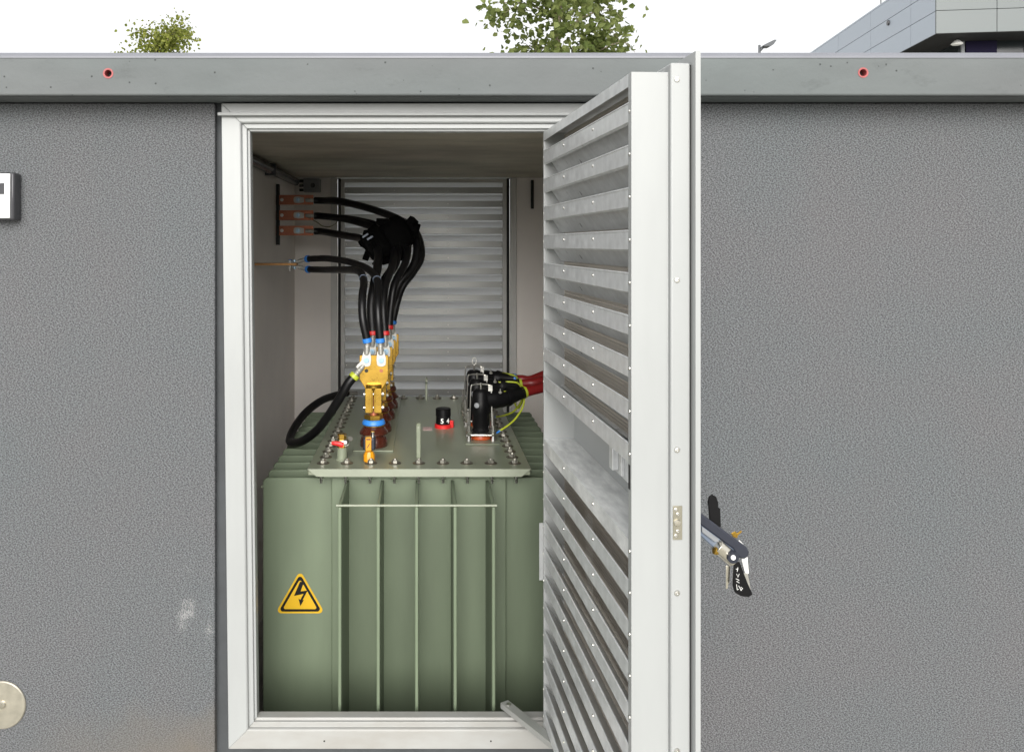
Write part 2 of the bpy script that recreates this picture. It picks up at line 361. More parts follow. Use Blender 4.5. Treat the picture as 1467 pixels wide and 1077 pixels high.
# ------------------------------------------------------------------ the substation building
st = thing('substation_building', (.5, 1.5, GZ), 'low grey substation building with scraped plaster walls and overhanging concrete roof slab', 'building')
obj('plaster_wall', MB().box(XL, -.68, 0, .0315, -.35, ZS - .003), M['plaster'], st, bevel=.004)
obj('plaster_wall', MB().box(.585, XR, 0, .0315, -.35, ZS - .003), M['plaster'], st, bevel=.004)
bw = MB().box(XL, -.60, .031, .15, -.4, ZS - .001).box(.50, XR, .031, .15, -.4, ZS - .001).box(-.60, .50, .031, .15, -.4, .028).box(-.60, .50, .031, .15, 2.04, ZS - .001)
obj('concrete_shell', bw, M['groove'], st)
obj('side_wall', MB().box(XL, XL + .12, .1505, YB, -.4, ZS - .001), M['plaster'], st)
obj('side_wall', MB().box(XR - .12, XR, .1505, YB, -.4, ZS - .001), M['plaster'], st)
obj('partition_wall', MB().box(-.975, -.875, .1505, 2.98, -.4, ZS - .012), M['inner'], st)
obj('partition_wall', MB().box(.95, 1.05, .1505, 2.98, -.4, ZS - .012), M['inner'], st)
bk = MB().box(XL + .12, -.60, 2.981, YB - .001, -.4, ZS - .012).box(.60, XR - .12, 2.981, YB - .001, -.4, ZS - .012).box(-.60, .60, 2.981, YB - .001, -.4, -.02)
obj('back_wall', bk, M['inner'], st)
obj('ceiling', MB().box(-.875, .95, .1505, 2.981, ZS - .011, ZS - .0005), M['ceil'], st)
obj('pit_floor', MB().box(-.875, .95, .1505, 2.981, -.40, -.37), M['floor'], st)
# roof slab with bored lifting sockets
yb_ = YB + .13
slab = obj('roof_slab', MB().prism([(-.127, ZS), (-.13, ZS + .004), (-.13, ZT - .022), (-.127, ZT - .011), (-.119, ZT - .003), (-.108, ZT), (yb_ - .02, ZT), (yb_, ZT - .02), (yb_, ZS)], (XL - .1, 0, 0), (0, 1, 0), (0, 0, 1), (XR - XL + .2, 0, 0)), M['concrete'], st)
SOCK = [((155 - PX) / (F / 2.62), EYE + (PY - 105.5) / (F / 2.62)), ((1236.5 - PX) / (F / 2.62), EYE + (PY - 104.5) / (F / 2.62))]
cut = MB()
for x, z in SOCK: cut.cyl((x, -.2, z), (x, -.06, z), .0135, 20)
cut.box(XL - .2, XR + .2, -.112, -.100, ZS - .01, ZS + .008)             # drip groove under the edge
co = obj('cutter', cut, M['dark'])
bo = slab.modifiers.new('bore', 'BOOLEAN'); bo.operation = 'DIFFERENCE'; bo.object = co; bo.solver = 'EXACT'
bpy.context.view_layer.update(); dg = bpy.context.evaluated_depsgraph_get()
me = bpy.data.meshes.new_from_object(slab.evaluated_get(dg)); slab.modifiers.clear(); slab.data = me
me.shade_smooth(); me.set_sharp_from_angle(angle=R(32))
bpy.data.objects.remove(co)
obj('edge_highlight_strip', MB().prism([(-.1318, ZT - .014), (-.1318, ZT - .019), (-.129, ZT - .019), (-.126, ZT - .0115), (-.118, ZT - .0035), (-.108, ZT - .0005), (.02, ZT - .0005), (.02, ZT + .0022), (-.109, ZT + .0022), (-.1205, ZT - .0012), (-.129, ZT - .009)], (XL - .101, 0, 0), (0, 1, 0), (0, 0, 1), (XR - XL + .202, 0, 0)), M['edge_highlight'], slab)  # thin strip added to paint the sky highlight along the slab edge
for x, z in SOCK:
    ring = MB().lathe([(.0105, .03), (.0105, 0), (.0115, -.0015), (.0160, -.0015), (.0165, .001), (.0135, .001), (.0132, .03), (.0105, .03)], (x, -.13, z), (0, 1, 0), 24, cap=False)
    rg = obj('lifting_socket', ring, M['redring'], slab)
    obj('socket_bottom', MB().cyl((x, -.103, z), (x, -.10, z), .0132, 16), M['dark'], slab)

# ------------------------------------------------------------------ door frame (mitred profile, part of the building)
fr = thing('door_frame', (-.05, .03, .013), parent=st)
def frame_members(cor, prof, names, mats):
    TL, BL, BR, TR = cor
    sgn = {0: (1, -1), 1: (1, 1), 2: (-1, 1), 3: (-1, -1)}
    cs = [TL, BL, BR, TR]
    for k in range(4):
        a, b_ = k, (k + 1) % 4; vs = []
        for e in (a, b_):
            for d, y in prof:
                vs.append((cs[e][0] + sgn[e][0] * d, y, cs[e][1] + sgn[e][1] * d))
        n = len(prof); fs = [(i, (i + 1) % n, n + (i + 1) % n, n + i) for i in range(n)] + [tuple(range(n - 1, -1, -1)), tuple(range(n, 2 * n))]
        obj(names[k], MB().add(vs, fs), mats[k], fr, bevel=.0018)
cor = [(-.657, 2.107), (-.634, .013), (.55, .013), (.55, 2.107)]
prof = [(0, .0305), (0, -.008), (.060, -.008), (.064, -.004), (.064, .006), (.080, .006), (.080, .016), (.088, .018), (.088, .055), (.075, .055), (.075, .0305)]
frame_members(cor, prof, ['jamb', 'sill', 'jamb', 'head'], [M['white'], M['sillm'], M['white'], M['white']])
obj('drip_rail', MB().prism([(0, 0), (-.020, -.003), (-.022, -.012), (-.019, -.014), (0, -.011)], (-.664, -.0082, 2.078), (0, 1, 0), (0, 0, 1), (1.222, 0, 0)), M['white'], fr, bevel=.001)
for px in (465, 703):
    p = P(px, 1059, 0); obj('screw_hole', MB().lathe([(.003, 0), (.002, -.0012), (.0002, -.0012)], (p.x, -.0081, p.z), (0, 1, 0), 10), M['dark'], fr)

# ------------------------------------------------------------------ louvred doors
PITCH_U, PITCH_L = .0893, .0864
ZU = [1.947 - PITCH_U * i for i in range(9)]                    # tops of the upper slats
ZL = [1.0306 - PITCH_L * i for i in range(11)]                  # tops of the lower slats (the first is the front of the shelf)
def slat_mesh(L0, L1):          # an inside slat: upright strip, rolled lower lip, blade running out and down
    p = [(-.0014, .0002), (-.0016, -.0016), (0, -.003), (0, -.040), (.006, -.044), (.006, -.0425), (.0016, -.0385), (.0016, -.0025), (.055, -.082), (.0562, -.081), (.0016, .0014), (0, .0014)]
    return MB().prism(p, (L0, 0, 0), (0, 1, 0), (0, 0, 1), (L1 - L0, 0, 0)).mesh('slat')
def outer_mesh(L0, L1):
    p = [(0, .0), (.034, -.052), (.036, -.051), (.0018, .0012)]
    return MB().prism(p, (L0, 0, 0), (0, 1, 0), (0, 0, 1), (L1 - L0, 0, 0)).mesh('outer_slat')
rivet_me = MB().lathe([(.0042, 0), (.004, -.0012), (.0022, -.0026), (.0003, -.003)], (0, 0, 0), (0, 1, 0), 10).mesh('rivet'); rivet_me.materials.append(M['steel'])

ang = math.atan2(-.9487, .0489)
door = thing('louvred_door', (.382, -.05, .108), 'open white steel door with galvanised louvre slats, swung out towards the viewer', 'door', rotz=ang, local=True)
DZ = .108                                          # local z = world z - DZ
def dz(z): return z - DZ
L = .951
obj('hinge_stile', MB().box(0, .010, 0, .100, 0, dz(2.007)), M['white'], door, bevel=.0012)
obj('lock_stile', MB().prism([(.929, -.0006), (L, -.0006), (L, .0765), (L + .002, .0775), (L - .03, .0775), (L - .03, .0757), (L - .0015, .0757), (L - .0015, .0012), (.929, .0012)], (0, 0, 0), (1, 0, 0), (0, 1, 0), (0, 0, dz(2.007))), M['white'], door, bevel=.001)
obj('top_rail', MB().prism([(0, 0), (0, -.027), (.0015, -.027), (.0015, -.0015), (.077, -.0015), (.077, 0)], (.0105, 0, dz(2.007)), (0, 1, 0), (0, 0, 1), (.918, 0, 0)), M['galv'], door)
obj('rebate_stile', MB().box(L - .028, L + .013, .078, .1185, -.012, dz(2.024)), M['white'], door, bevel=.003)
obj('rebate_rail', MB().box(.0105, L - .0285, .078, .1185, dz(2.006), dz(2.0235)), M['white'], door, bevel=.002)
obj('rebate_rail', MB().box(.0105, L - .0285, .078, .1185, -.012, .012), M['white'], door, bevel=.002)
obj('rubber_seal', MB().box(L - .02, L + .008, .1187, .1217, -.010, dz(2.021)), M['seal'], door)
# outer skin: a frame of sheet round two louvred fields
zU0, zU1, zL0, zL1 = dz(1.215), dz(1.985), .03, dz(1.02)
sk = MB()
S0, S1, Z0, Z1 = -.028, L + .034, -.035, dz(2.044)
f0, f1 = .06, L - .07
for a in ((S0, f0, Z0, Z1), (f1, S1, Z0, Z1), (f0, f1, Z0, zL0), (f0, f1, zL1, zU0), (f0, f1, zU1, Z1)):
    sk.box(a[0], a[1], .122, .1325, a[2], a[3])
obj('outer_skin', sk, M['white'], door)
om = outer_mesh(f0 + .0005, f1 - .0005); om.materials.append(M['bladew'])
z = zU1 - .004
while z > zU0 + .03: inst('outer_slat', om, door, (0, .096, z)); z -= .052
z = zL1 - .004
while z > zL0 + .03: inst('outer_slat', om, door, (0, .096, z)); z -= .052
sm = slat_mesh(.0105, .9288); sm.materials.append(M['galv'])
for zz in ZU: inst('slat', sm, door, (0, .0006, dz(zz)))
for zz in ZL[1:]: inst('slat', sm, door, (0, .0006, dz(zz)))
obj('insect_screen', MB().box(.0105, .929, .066, .0672, dz(1.20), dz(2.0)), M['perf'], door)
obj('insect_screen', MB().box(.0105, .929, .066, .0672, .004, dz(1.02)), M['perf'], door)
obj('back_panel', MB().box(.0105, .929, .0975, .099, dz(1.022), dz(1.21)), M['white'], door)
obj('shelf', MB().prism([(0, -.04), (0, 0), (.0972, 0), (.0972, -.0016), (.0016, -.0016), (.0016, -.04)], (.0105, .0006, dz(ZL[0])), (0, 1, 0), (0, 0, 1), (.918, 0, 0)), M['shelf'], door)
obj('upper_tray', MB().box(.0105, .929, .0535, .0972, dz(1.199), dz(1.2005)), M['galv'], door)
lc = obj('lock_case', MB().box(.56, .69, .070, .0972, dz(1.080), dz(1.165)).box(.58, .61, .054, .0702, dz(1.09), dz(1.155)).box(.645, .665, .060, .0702, dz(1.09), dz(1.155)), M['galv'], door, bevel=.002)
obj('latch_slot', MB().box(.931, .943, -.0012, -.0007, dz(1.139), dz(1.190)), M['seal'], door)
# rivets and screws
for zz in ZU + ZL:
    for u in (.30, .63): inst('rivet', rivet_me, door, (u, .0004, dz(zz - .016)), scale=(1, 1, 1))
    inst('rivet', rivet_me, door, (.939, -.0008, dz(zz - .02)))
    inst('rivet', rivet_me, door, (.0052, -.0002, dz(zz - .02)), scale=(.7, .7, .7))
scr = MB().lathe([(.0062, 0), (.0062, -.001), (.0052, -.0026), (.0022, -.0030), (.0020, -.0012), (.0002, -.0012)], (0, 0, 0), (-1, 0, 0), 14).mesh('screw'); scr.materials.append(M['steel'])
for y in (115, 401, 643, 847, 1072):
    k = F / (CAMD - .05 - L); inst('screw', scr, door, (L + .0132, .091, dz(EYE - (y - PY) / k)))
lp = obj('lock_plate', MB().box(L + .0132, L + .0148, .082, .1015, dz(EYE - (776 - PY) / 700), dz(EYE - (727 - PY) / 700)), M['platem'], door, bevel=.0006)
zc = dz(EYE - (751 - PY) / 700)
obj('latch_bolt', MB().lathe([(.0072, 0), (.0072, .003), (.0058, .005), (.001, .0054)], (L + .0148, .0905, zc), (1, 0, 0), 18), M['keym'], lp)
for t_, d_ in ((.0875, .027), (.0915, .0175), (.0915, -.0175), (.0875, -.027)):
    obj('plate_screw', MB().lathe([(.0042, 0), (.0038, .0016), (.002, .002), (.0018, .001), (.0002, .001)], (L + .0148, t_, zc + d_), (1, 0, 0), 12), M['steel'], lp)
# printed strip on the hinge edge
hp = obj('type_plate', MB().box(-.0020, -.0005, -.0125, .004, dz(.577), dz(.760)), M['platew'], door)
tk = MB()
random.seed(4)
for i in range(22):
    zz = dz(.60) + i * .0066
    if random.random() < .8: tk.box(-.0032, -.0021, -.0055, -.0055 + random.uniform(.002, .005), zz, zz + .0035)
obj('printed_mark', tk, M['screen'], hp)
# swing handle on the outer face, pulled out; local (t, z) plane at u = .90
def H(px, py): return ((px - PX) / 672 - .428, EYE - (py - PY) / 672 - DZ)
def hplate(name, pts, u0, u1, m, parent, bevel=.0015, **kw):
    return obj(name, MB().prism([H(*p) for p in pts], (u0, 0, 0), (0, 1, 0), (0, 0, 1), (u1 - u0, 0, 0)), m, parent, bevel=bevel, **kw)
hd = hplate('handle', [(985, 722), (1004, 735), (1040, 762), (1069, 783), (1073, 790), (1072, 797), (1066, 801), (1059, 799), (1053, 792), (1050, 786), (1004, 752), (985, 738)], .885, .915, M['navy'], door, .003)
hplate('handle_tray', [(985, 742), (1004, 751), (1050, 785), (1056, 793), (1054, 806), (1047, 812), (1040, 806), (1036, 797), (1004, 768), (985, 756)], .888, .912, M['slate'], hd, .002)
hplate('handle_clip', [(1003, 752), (1027, 770), (1028, 775), (1021, 774), (1003, 760)], .912, .918, M['greybox'], hd, .001)
b0 = H(960, 712); b1 = H(1000, 800)
obj('handle_bracket', MB().box(.86, .93, .1326, .150, b1[1] - .06, b0[1] + .03), M['navy'], hd, bevel=.003)
ca, cb = H(1024, 779), H(1048, 800)
cy = MB().cyl((.92, ca[0], ca[1]), (.92, cb[0], cb[1]), .0155, 20)
obj('lock_cylinder', cy, M['keym'], hd, bevel=.001)
q = H(1040, 790); obj('cylinder_body', MB().cyl((.905, q[0], q[1]), (.940, q[0] + .004, q[1] - .003), .0125, 18), M['navy'], hd)
q = H(1039, 789); obj('cylinder_cap', MB().lathe([(.0055, 0), (.005, .003), (.002, .0035), (.0018, .001), (.0002, .001)], (.940, q[0] + .004, q[1] - .003), (1, 0, 0), 14), M['paper'], hd)
q = H(1021, 787); obj('cylinder_nose', MB().lathe([(.006, 0), (.008, .004), (.008, .010), (.005, .012)], (.925, q[0] + .006, q[1]), (0, -1, .45), 14), M['brass'], hd)
# the key bunch hanging from the handle (its own thing; coordinates kept in the door's frame, then turned)
dmat = Matrix.Translation((.382, -.05, DZ)) @ Matrix.Rotation(ang, 4, 'Z')
def hw(name, pts, u0, u1, m, parent, bevel=.001):
    a = MB().prism([H(*p) for p in pts], (u0, 0, 0), (0, 1, 0), (0, 0, 1), (u1 - u0, 0, 0)); a.v = [tuple(dmat @ Vector(v)) for v in a.v]
    return obj(name, a, m, parent, bevel=bevel)
kloc = dmat @ Vector((.9, H(1052, 820)[0], H(1052, 852)[1]))
keys = thing('key_bunch', kloc, 'bunch of keys with black tags hanging from the dark door handle', 'keys')
hw('key_head', [(1020, 750), (1018, 727), (1017, 722), (1019, 714), (1024, 711), (1029, 714), (1032, 722), (1032, 729), (1035, 731), (1036, 758), (1028, 757)], .893, .899, M['rubber'], keys)
tg = hw('key_tag', [(1049, 803), (1047, 836), (1050, 846), (1058, 851), (1070, 853), (1076, 849), (1068, 832), (1057, 803)], .917, .922, M['rubber'], keys)
hw('key_blade', [(1041, 811), (1047, 812), (1046, 836), (1044, 838), (1044, 843), (1041, 845)], .905, .9075, M['keym'], keys, .0004)
hw('key_blade', [(1057, 803), (1066, 822), (1072, 822), (1077, 848), (1070, 851), (1060, 822)], .907, .910, M['steel'], keys, .0004)
hw('key_blade', [(1062, 776), (1068, 782), (1074, 800), (1076, 824), (1072, 828), (1066, 805), (1066, 800), (1060, 782)], .899, .902, M['paper'], keys, .0004)
hw('key_blade', [(1052, 768), (1058, 765), (1061, 768), (1067, 764), (1068, 766), (1062, 771), (1061, 775), (1055, 773)], .893, .895, M['brass'], keys, .0004)
st_ = MB()
for line in ([(1051, 812), (1054, 813)], [(1054, 810), (1053, 816)], [(1052, 819), (1054, 824), (1056, 819)], [(1051, 826), (1056, 828), (1052, 830), (1056, 832)], [(1052, 834), (1053, 842), (1055, 841)], [(1055, 836), (1059, 843)], [(1058, 838), (1061, 840), (1058, 843)]):
    st_.tube([dmat @ Vector((.9223, *H(*p))) for p in line], .0006, 5, 1)
obj('handwriting', st_, M['paper'], tg)

# back door: same louvres, seen from inside
bd = thing('back_louvred_door', (0, 2.99, .0), 'closed louvred door in the back wall, daylight between its slats', 'door')
obj('stile', MB().box(-.563, -.538, 2.985, 3.07, .0, 2.095), M['whitein'], bd, bevel=.001)
obj('stile', MB().box(.538, .563, 2.985, 3.07, .0, 2.095), M['whitein'], bd, bevel=.001)
obj('rail', MB().box(-.5375, .5375, 2.985, 3.07, 2.07, 2.095), M['whitein'], bd)
obj('rail', MB().box(-.5375, .5375, 2.985, 3.07, .0, .04), M['whitein'], bd)
sm2 = MB().prism([(0, 0), (0, -.040), (.004, -.042), (.0016, -.0385), (.0016, -.002), (.03, -.020), (.031, -.0188), (.0016, .0008)], (-.537, 0, 0), (0, 1, 0), (0, 0, 1), (1.074, 0, 0)).mesh('slat'); sm2.materials.append(M['galvb'])
om2 = MB().prism([(0, .0), (.048, -.101), (.0498, -.1), (.0018, .0012)], (-.537, 0, 0), (0, 1, 0), (0, 0, 1), (1.074, 0, 0)).mesh('outer_slat'); om2.materials.append(M['blade_back'])
z = 2.035
while z > .1:
    inst('slat', sm2, bd, (0, 2.9855, z)); inst('outer_slat', om2, bd, (0, 3.02, z + .042))
    for x in (-.525, -.2, .165, .525): inst('rivet', rivet_me, bd, (x, 2.985, z - .02))
    z -= .0912
for s in (-1, 1):
    obj('door_post', MB().box(*sorted((s * .5835, s * .628)), 2.955, 2.981, -.37, 2.098), M['whitein'], st, bevel=.003)
    obj('black_gasket', MB().box(*sorted((s * .5635, s * .583)), 2.988, 3.02, -.02, 2.098), M['seal'], st)

# ------------------------------------------------------------------ transformer
tr = thing('transformer', (-.02, 1.05, -.37), 'grey-green oil transformer with corrugated cooling fins standing inside the doorway', 'transformer')
XC, ZC = -.018, .831
obj('tank', MB().box(-.344, .308, .40, 1.74, -.25, .80), M['green'], tr, bevel=.004)
obj('tank_flange', MB().box(-.372, .336, .372, 1.768, .785, .806), M['green'], tr, bevel=.002)
rw = random.Random(5)
obj('weld_bead', MB().tube([(-.340 + .0108 * i, .3975 + rw.uniform(-.0015, .0015), .7815 + rw.uniform(-.002, .002)) for i in range(60)], .005, 6, 1), M['green'], tr)
for x in (-.25, .21): obj('base_rail', MB().box(x - .04, x + .04, .3, 1.85, -.37, -.2505), M['green'], tr)
# cover: plate with bent-down lips and clipped corners
cv = MB(); cx0, cx1, cy0, cy1 = -.425, .392, .33, 1.80; e = .014
pl = [(cx0, cy0), (cx1, cy0), (cx1, cy1), (cx0, cy1)]
ins = [(cx0 + .05, cy0 + .004), (cx1 - .05, cy0 + .004), (cx1 - .004, cy0 + .05), (cx1 - .004, cy1 - .05), (cx1 - .05, cy1 - .004), (cx0 + .05, cy1 - .004), (cx0 + .004, cy1 - .05), (cx0 + .004, cy0 + .05)]
cv.box(cx0 + .004, cx1 - .004, cy0 + .004, cy1 - .004, ZC - .0225, ZC - .001)
vs = [(cx0, cy0, ZC), (cx1, cy0, ZC), (cx1, cy1, ZC), (cx0, cy1, ZC)]
cv.add(vs, [(0, 1, 2, 3)])
def lip(a, b_, n):        # a, b_ : plate corners; n outward normal; the lower edge is shorter (mitred)
    a, b_, n = Vector((*a, ZC)), Vector((*b_, ZC)), Vector((*n, 0)); d = (b_ - a).normalized()
    lo = [a + d * .035 + n * .003 + Vector((0, 0, -.027)), b_ - d * .035 + n * .003 + Vector((0, 0, -.027))]
    cv.add([a, b_, lo[1], lo[0], a - n * .004 + Vector((0, 0, -.004)), b_ - n * .004 + Vector((0, 0, -.004)), lo[1] - n * .005, lo[0] - n * .005],
           [(0, 1, 2, 3), (7, 6, 5, 4), (3, 2, 6, 7), (0, 3, 7, 4), (1, 5, 6, 2)])
lip(pl[0], pl[1], (0, -1)); lip(pl[1], pl[2], (1, 0)); lip(pl[2], pl[3], (0, 1)); lip(pl[3], pl[0], (-1, 0))
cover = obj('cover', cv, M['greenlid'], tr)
# bolts round the cover
bolt_me = MB().lathe([(.0235, 0), (.0235, .002), (.0215, .0032), (.0125, .0034)], n=20, cap=True).lathe([(.0128, .0034), (.0128, .012), (.0105, .014), (.0005, .014)], n=6).lathe([(.0065, .014), (.006, .019), (.0005, .0195)], n=10).mesh('bolt')
bolt_me.materials.append(M['washer']); bolt_me.materials.append(M['bolthead'])
for f_ in bolt_me.polygons: f_.material_index = 1 if f_.center.z > .0036 else 0
stud_me = MB().lathe([(.005, -.052), (.005, 0)], n=8).mesh('bolt_end'); stud_me.materials.append(M['steel'])
bx = [XC - .0896 * 4 + .0896 * i for i in range(9)]; by = [.41 + .0886 * i for i in range(16)]
spots = [(x, by[0]) for x in bx] + [(x, by[-1]) for x in bx] + [(bx[0], y) for y in by[1:-1]] + [(bx[-1], y) for y in by[1:-1]]
random.seed(2)
for x, y in spots:
    inst('bolt', bolt_me, cover, (x, y, ZC + .0003), rot=(0, 0, random.uniform(0, 1)))
for x in bx: inst('bolt_end', stud_me, cover, (x, .352, ZC - .005))
# cooling fins
def fin(axis, a0, a1, c, z0, z1, th=.0115):
    n = 6; p = [(a0, z0), (a1, z0)]
    s = 1 if a1 > a0 else -1
    p += [(a1, z1 - .012), (a1 - s * .012, z1), (a0, z1)]
    if axis == 'y': return MB().prism(p, (c - th / 2, 0, 0), (0, 1, 0), (0, 0, 1), (th, 0, 0))
    return MB().prism(p, (0, c - th / 2, 0), (1, 0, 0), (0, 0, 1), (0, th, 0))
for i in range(5):
    obj('cooling_fin', fin('y', .3995, .10, -.2836 + .13 * i, -.22, .772), M['green'], tr, bevel=.003)
obj('tie_bar', MB().cyl((-.295, .0975, .770), (.247, .0975, .770), .0042, 10), M['greenlid'], tr)
for i in range(12):
    obj('cooling_fin', fin('x', -.3445, -.605, .434 + .112 * i, -.22, .772), M['green'], tr, bevel=.003)
    obj('cooling_fin', fin('x', .3085, .565, .434 + .112 * i, -.22, .772), M['green'], tr, bevel=.003)
obj('tie_bar', MB().cyl((-.6075, .42, .74), (-.6075, 1.68, .74), .0042, 8), M['greenlid'], tr)
obj('tie_bar', MB().cyl((.5675, .42, .74), (.5675, 1.68, .74), .0042, 8), M['greenlid'], tr)
# warning triangle on the first side fin
def rtri(s, r, n=6):
    pts = []; h = s * math.sqrt(3) / 2
    cs = [(-s / 2, 0), (s / 2, 0), (0, h)]; cen = (0, h / 3)
    for (x, y), a0 in zip(cs, (210, 330, 90)):
        d = Vector((cen[0] - x, cen[1] - y)).normalized() * (2 * r); c = (x + d.x, y + d.y)
        for k in range(n + 1):
            a = R(a0 - 60 + 120 * k / n); pts.append((c[0] + r * math.cos(a), c[1] + r * math.sin(a)))
    return pts
sg = P(430, 878, .428); so = (sg.x, .4283, sg.z)
SW = .187
sign = obj('warning_sign', MB().prism(rtri(SW, .013), so, (1, 0, 0), (0, 0, 1), (0, -.0010, 0)), M['yellow'], tr, label='yellow high-voltage warning triangle with black lightning arrow')
o2 = (sg.x, .4273, sg.z + .0068)
t1, t2 = rtri(SW - .024, .010), rtri(SW - .056, .006); n = len(t1)
off = .0092
rb = MB().add([(o2[0] + a, o2[1] - .0006, o2[2] + b_) for a, b_ in t1] + [(o2[0] + a, o2[1] - .0006, o2[2] + b_ + off) for a, b_ in t2], [(i, (i + 1) % n, n + (i + 1) % n, n + i) for i in range(n)])
obj('black_border', rb, M['ink'], sign)
bl = [(.006, .108), (.020, .108), (.0075, .073), (.029, .078), (.009, .043), (.0155, .046), (-.003, .024), (-.008, .053), (-.001, .047), (.010, .066), (-.018, .058)]
bl = [(.002, .113), (.017, .113), (.004, .077), (.030, .080), (.011, .043), (.017, .046), (.003, .022), (-.004, .050), (.003, .045), (.015, .068), (-.021, .060)]
obj('lightning_arrow', MB().prism(bl, (sg.x - .002, .4268, sg.z + .006), (1, 0, 0), (0, 0, 1), (0, -.0009, 0)), M['ink'], sign)

# fittings on the cover
def oncover(px, py):
    k = (py - PY) / (EYE - ZC); return Vector(((px - PX) / k, F / k - CAMD, ZC))
lug = MB().prism([(0, 0), (0, .125), (.012, .137), (.055, .137), (.055, .12), (.022, .10), (.018, 0)], oncover(599.5, 659) + Vector((-.008, 0, 0)), (0, 1, 0), (0, 0, 1), (.016, 0, 0))
obj('lifting_lug', lug, M['greenlid'], tr, bevel=.002)
obj('lifting_lug', MB().prism([(0, 0), (0, .11), (-.012, .122), (-.05, .12), (-.05, .10), (-.018, .09), (-.018, 0)], Vector((.008, 1.70, ZC)), (0, 1, 0), (0, 0, 1), (.012, 0, 0)), M['greenlid'], tr, bevel=.002)
p = oncover(612, 614); obj('data_label', MB().box(p.x - .019, p.x + .022, p.y - .035, p.y + .03, ZC, ZC + .001), M['pink'], tr)
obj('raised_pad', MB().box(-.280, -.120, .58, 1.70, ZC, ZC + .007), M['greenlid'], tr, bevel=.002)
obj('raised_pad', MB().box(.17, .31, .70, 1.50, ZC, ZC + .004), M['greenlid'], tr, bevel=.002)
# tap changer with numbered cap
p = oncover(635, 612)
tc_ = obj('tap_changer', MB().lathe([(.039, .0), (.039, .014), (.033, .017), (.0005, .017)], p, n=28), M['red'], tr)
obj('red_lever', MB().obox(p + Vector((.034, -.008, .017)), (.012, -.004, 0), (.002, .006, 0), (0, 0, .016)), M['red'], tc_, bevel=.002)
cp = obj('numbered_cap', MB().lathe([(.0325, .017), (.0325, .052), (.034, .053), (.034, .083), (.031, .086), (.0005, .086)], p, n=28), M['rubber'], tc_)
def numeral(ch, loc, rz, size, m, parent):
    c = bpy.data.curves.new('txt', 'FONT'); c.body = ch; c.size = size; c.extrude = .0004; c.align_x = 'CENTER'; c.offset = .0006
    o = bpy.data.objects.new('txt', c); C.objects.link(o); bpy.context.view_layer.update()
    me = bpy.data.meshes.new_from_object(o.evaluated_get(bpy.context.evaluated_depsgraph_get())); bpy.data.objects.remove(o)
    me.materials.clear(); me.materials.append(m)
    q = inst('numeral', me, parent, loc, rot=(R(90), 0, rz)); return q
for ch, a in (('5', -100), ('4', -52)):
    numeral(ch, p + Vector((.0328 * math.cos(R(a)), .0328 * math.sin(R(a)), .024)), R(a + 90), .030, M['paper'], tc_)
# drain valve: pipe stub, brass body, red lever, lead seal
p = oncover(490, 658)
vl = obj('valve_stub', MB().lathe([(.024, 0), (.024, .003), (.0195, .006), (.0195, .047), (.0005, .047)], p, n=20), M['greenlid'], tr)
obj('valve_body', MB().lathe([(.0195, .047), (.020, .052), (.0145, .055), (.0165, .066), (.0145, .077), (.017, .080), (.017, .098), (.0005, .098)], p, n=6).obox(p + Vector((0, 0, .064)), (.020, 0, 0), (0, .010, 0), (0, 0, .010)), M['brass'], vl)
obj('valve_ball', MB().lathe([(.008, -.024), (.016, -.015), (.018, 0), (.016, .015), (.008, .024)], p + Vector((.004, 0, .064)), (1, 0, 0), 16), M['steel'], vl)
obj('valve_lever', MB().tube([p + Vector((.006, -.022, .060)), p + Vector((-.006, -.024, .064)), p + Vector((-.022, -.024, .067)), p + Vector((-.036, -.022, .068))], [.011, .010, .0085, .0075], 8, 3), M['red'], vl)
obj('seal_wire', MB().tube([p + Vector((.006 + .026 * math.cos(a), -.012, .074 + .022 * math.sin(a))) for a in [i * .7 for i in range(10)]], .0009, 5, 3), M['steel'], vl)
obj('lead_seal', MB().lathe([(.009, -.002), (.0105, 0), (.009, .002)], p + Vector((.033, -.012, .082)), (.3, 1, 0), 14), M['steel'], vl)
# amber gas gauge
p = oncover(529, 661)
gv = obj('gauge_body', MB().obox(p + Vector((0, .008, .068)), (.0235, 0, 0), (0, .022, 0), (0, 0, .0235)), M['navy'], tr, bevel=.006)
obj('gauge_face', MB().obox(p + Vector((-.002, -.016, .069)), (.0110, 0, 0), (0, .003, 0), (0, 0, .026)), M['amber'], gv, bevel=.002)
obj('gauge_mark', MB().obox(p + Vector((-.002, -.0195, .064)), (.005, 0, .008), (0, .0006, 0), (-.001, 0, .0006)).obox(p + Vector((-.002, -.0195, .088)), (.008, 0, 0), (0, .0006, 0), (0, 0, .0022)), M['screen'], gv)
obj('gauge_knob', MB().lathe([(.014, -.004), (.0215, .004), (.0215, .026), (.015, .040), (.0005, .041)], p + Vector((0, -.004, .0)), n=10), M['amber'], gv)
obj('gauge_rod', MB().cyl(p + Vector((.012, .02, .085)), p + Vector((.012, .02, .108)), .0065, 12), M['steel'], gv)

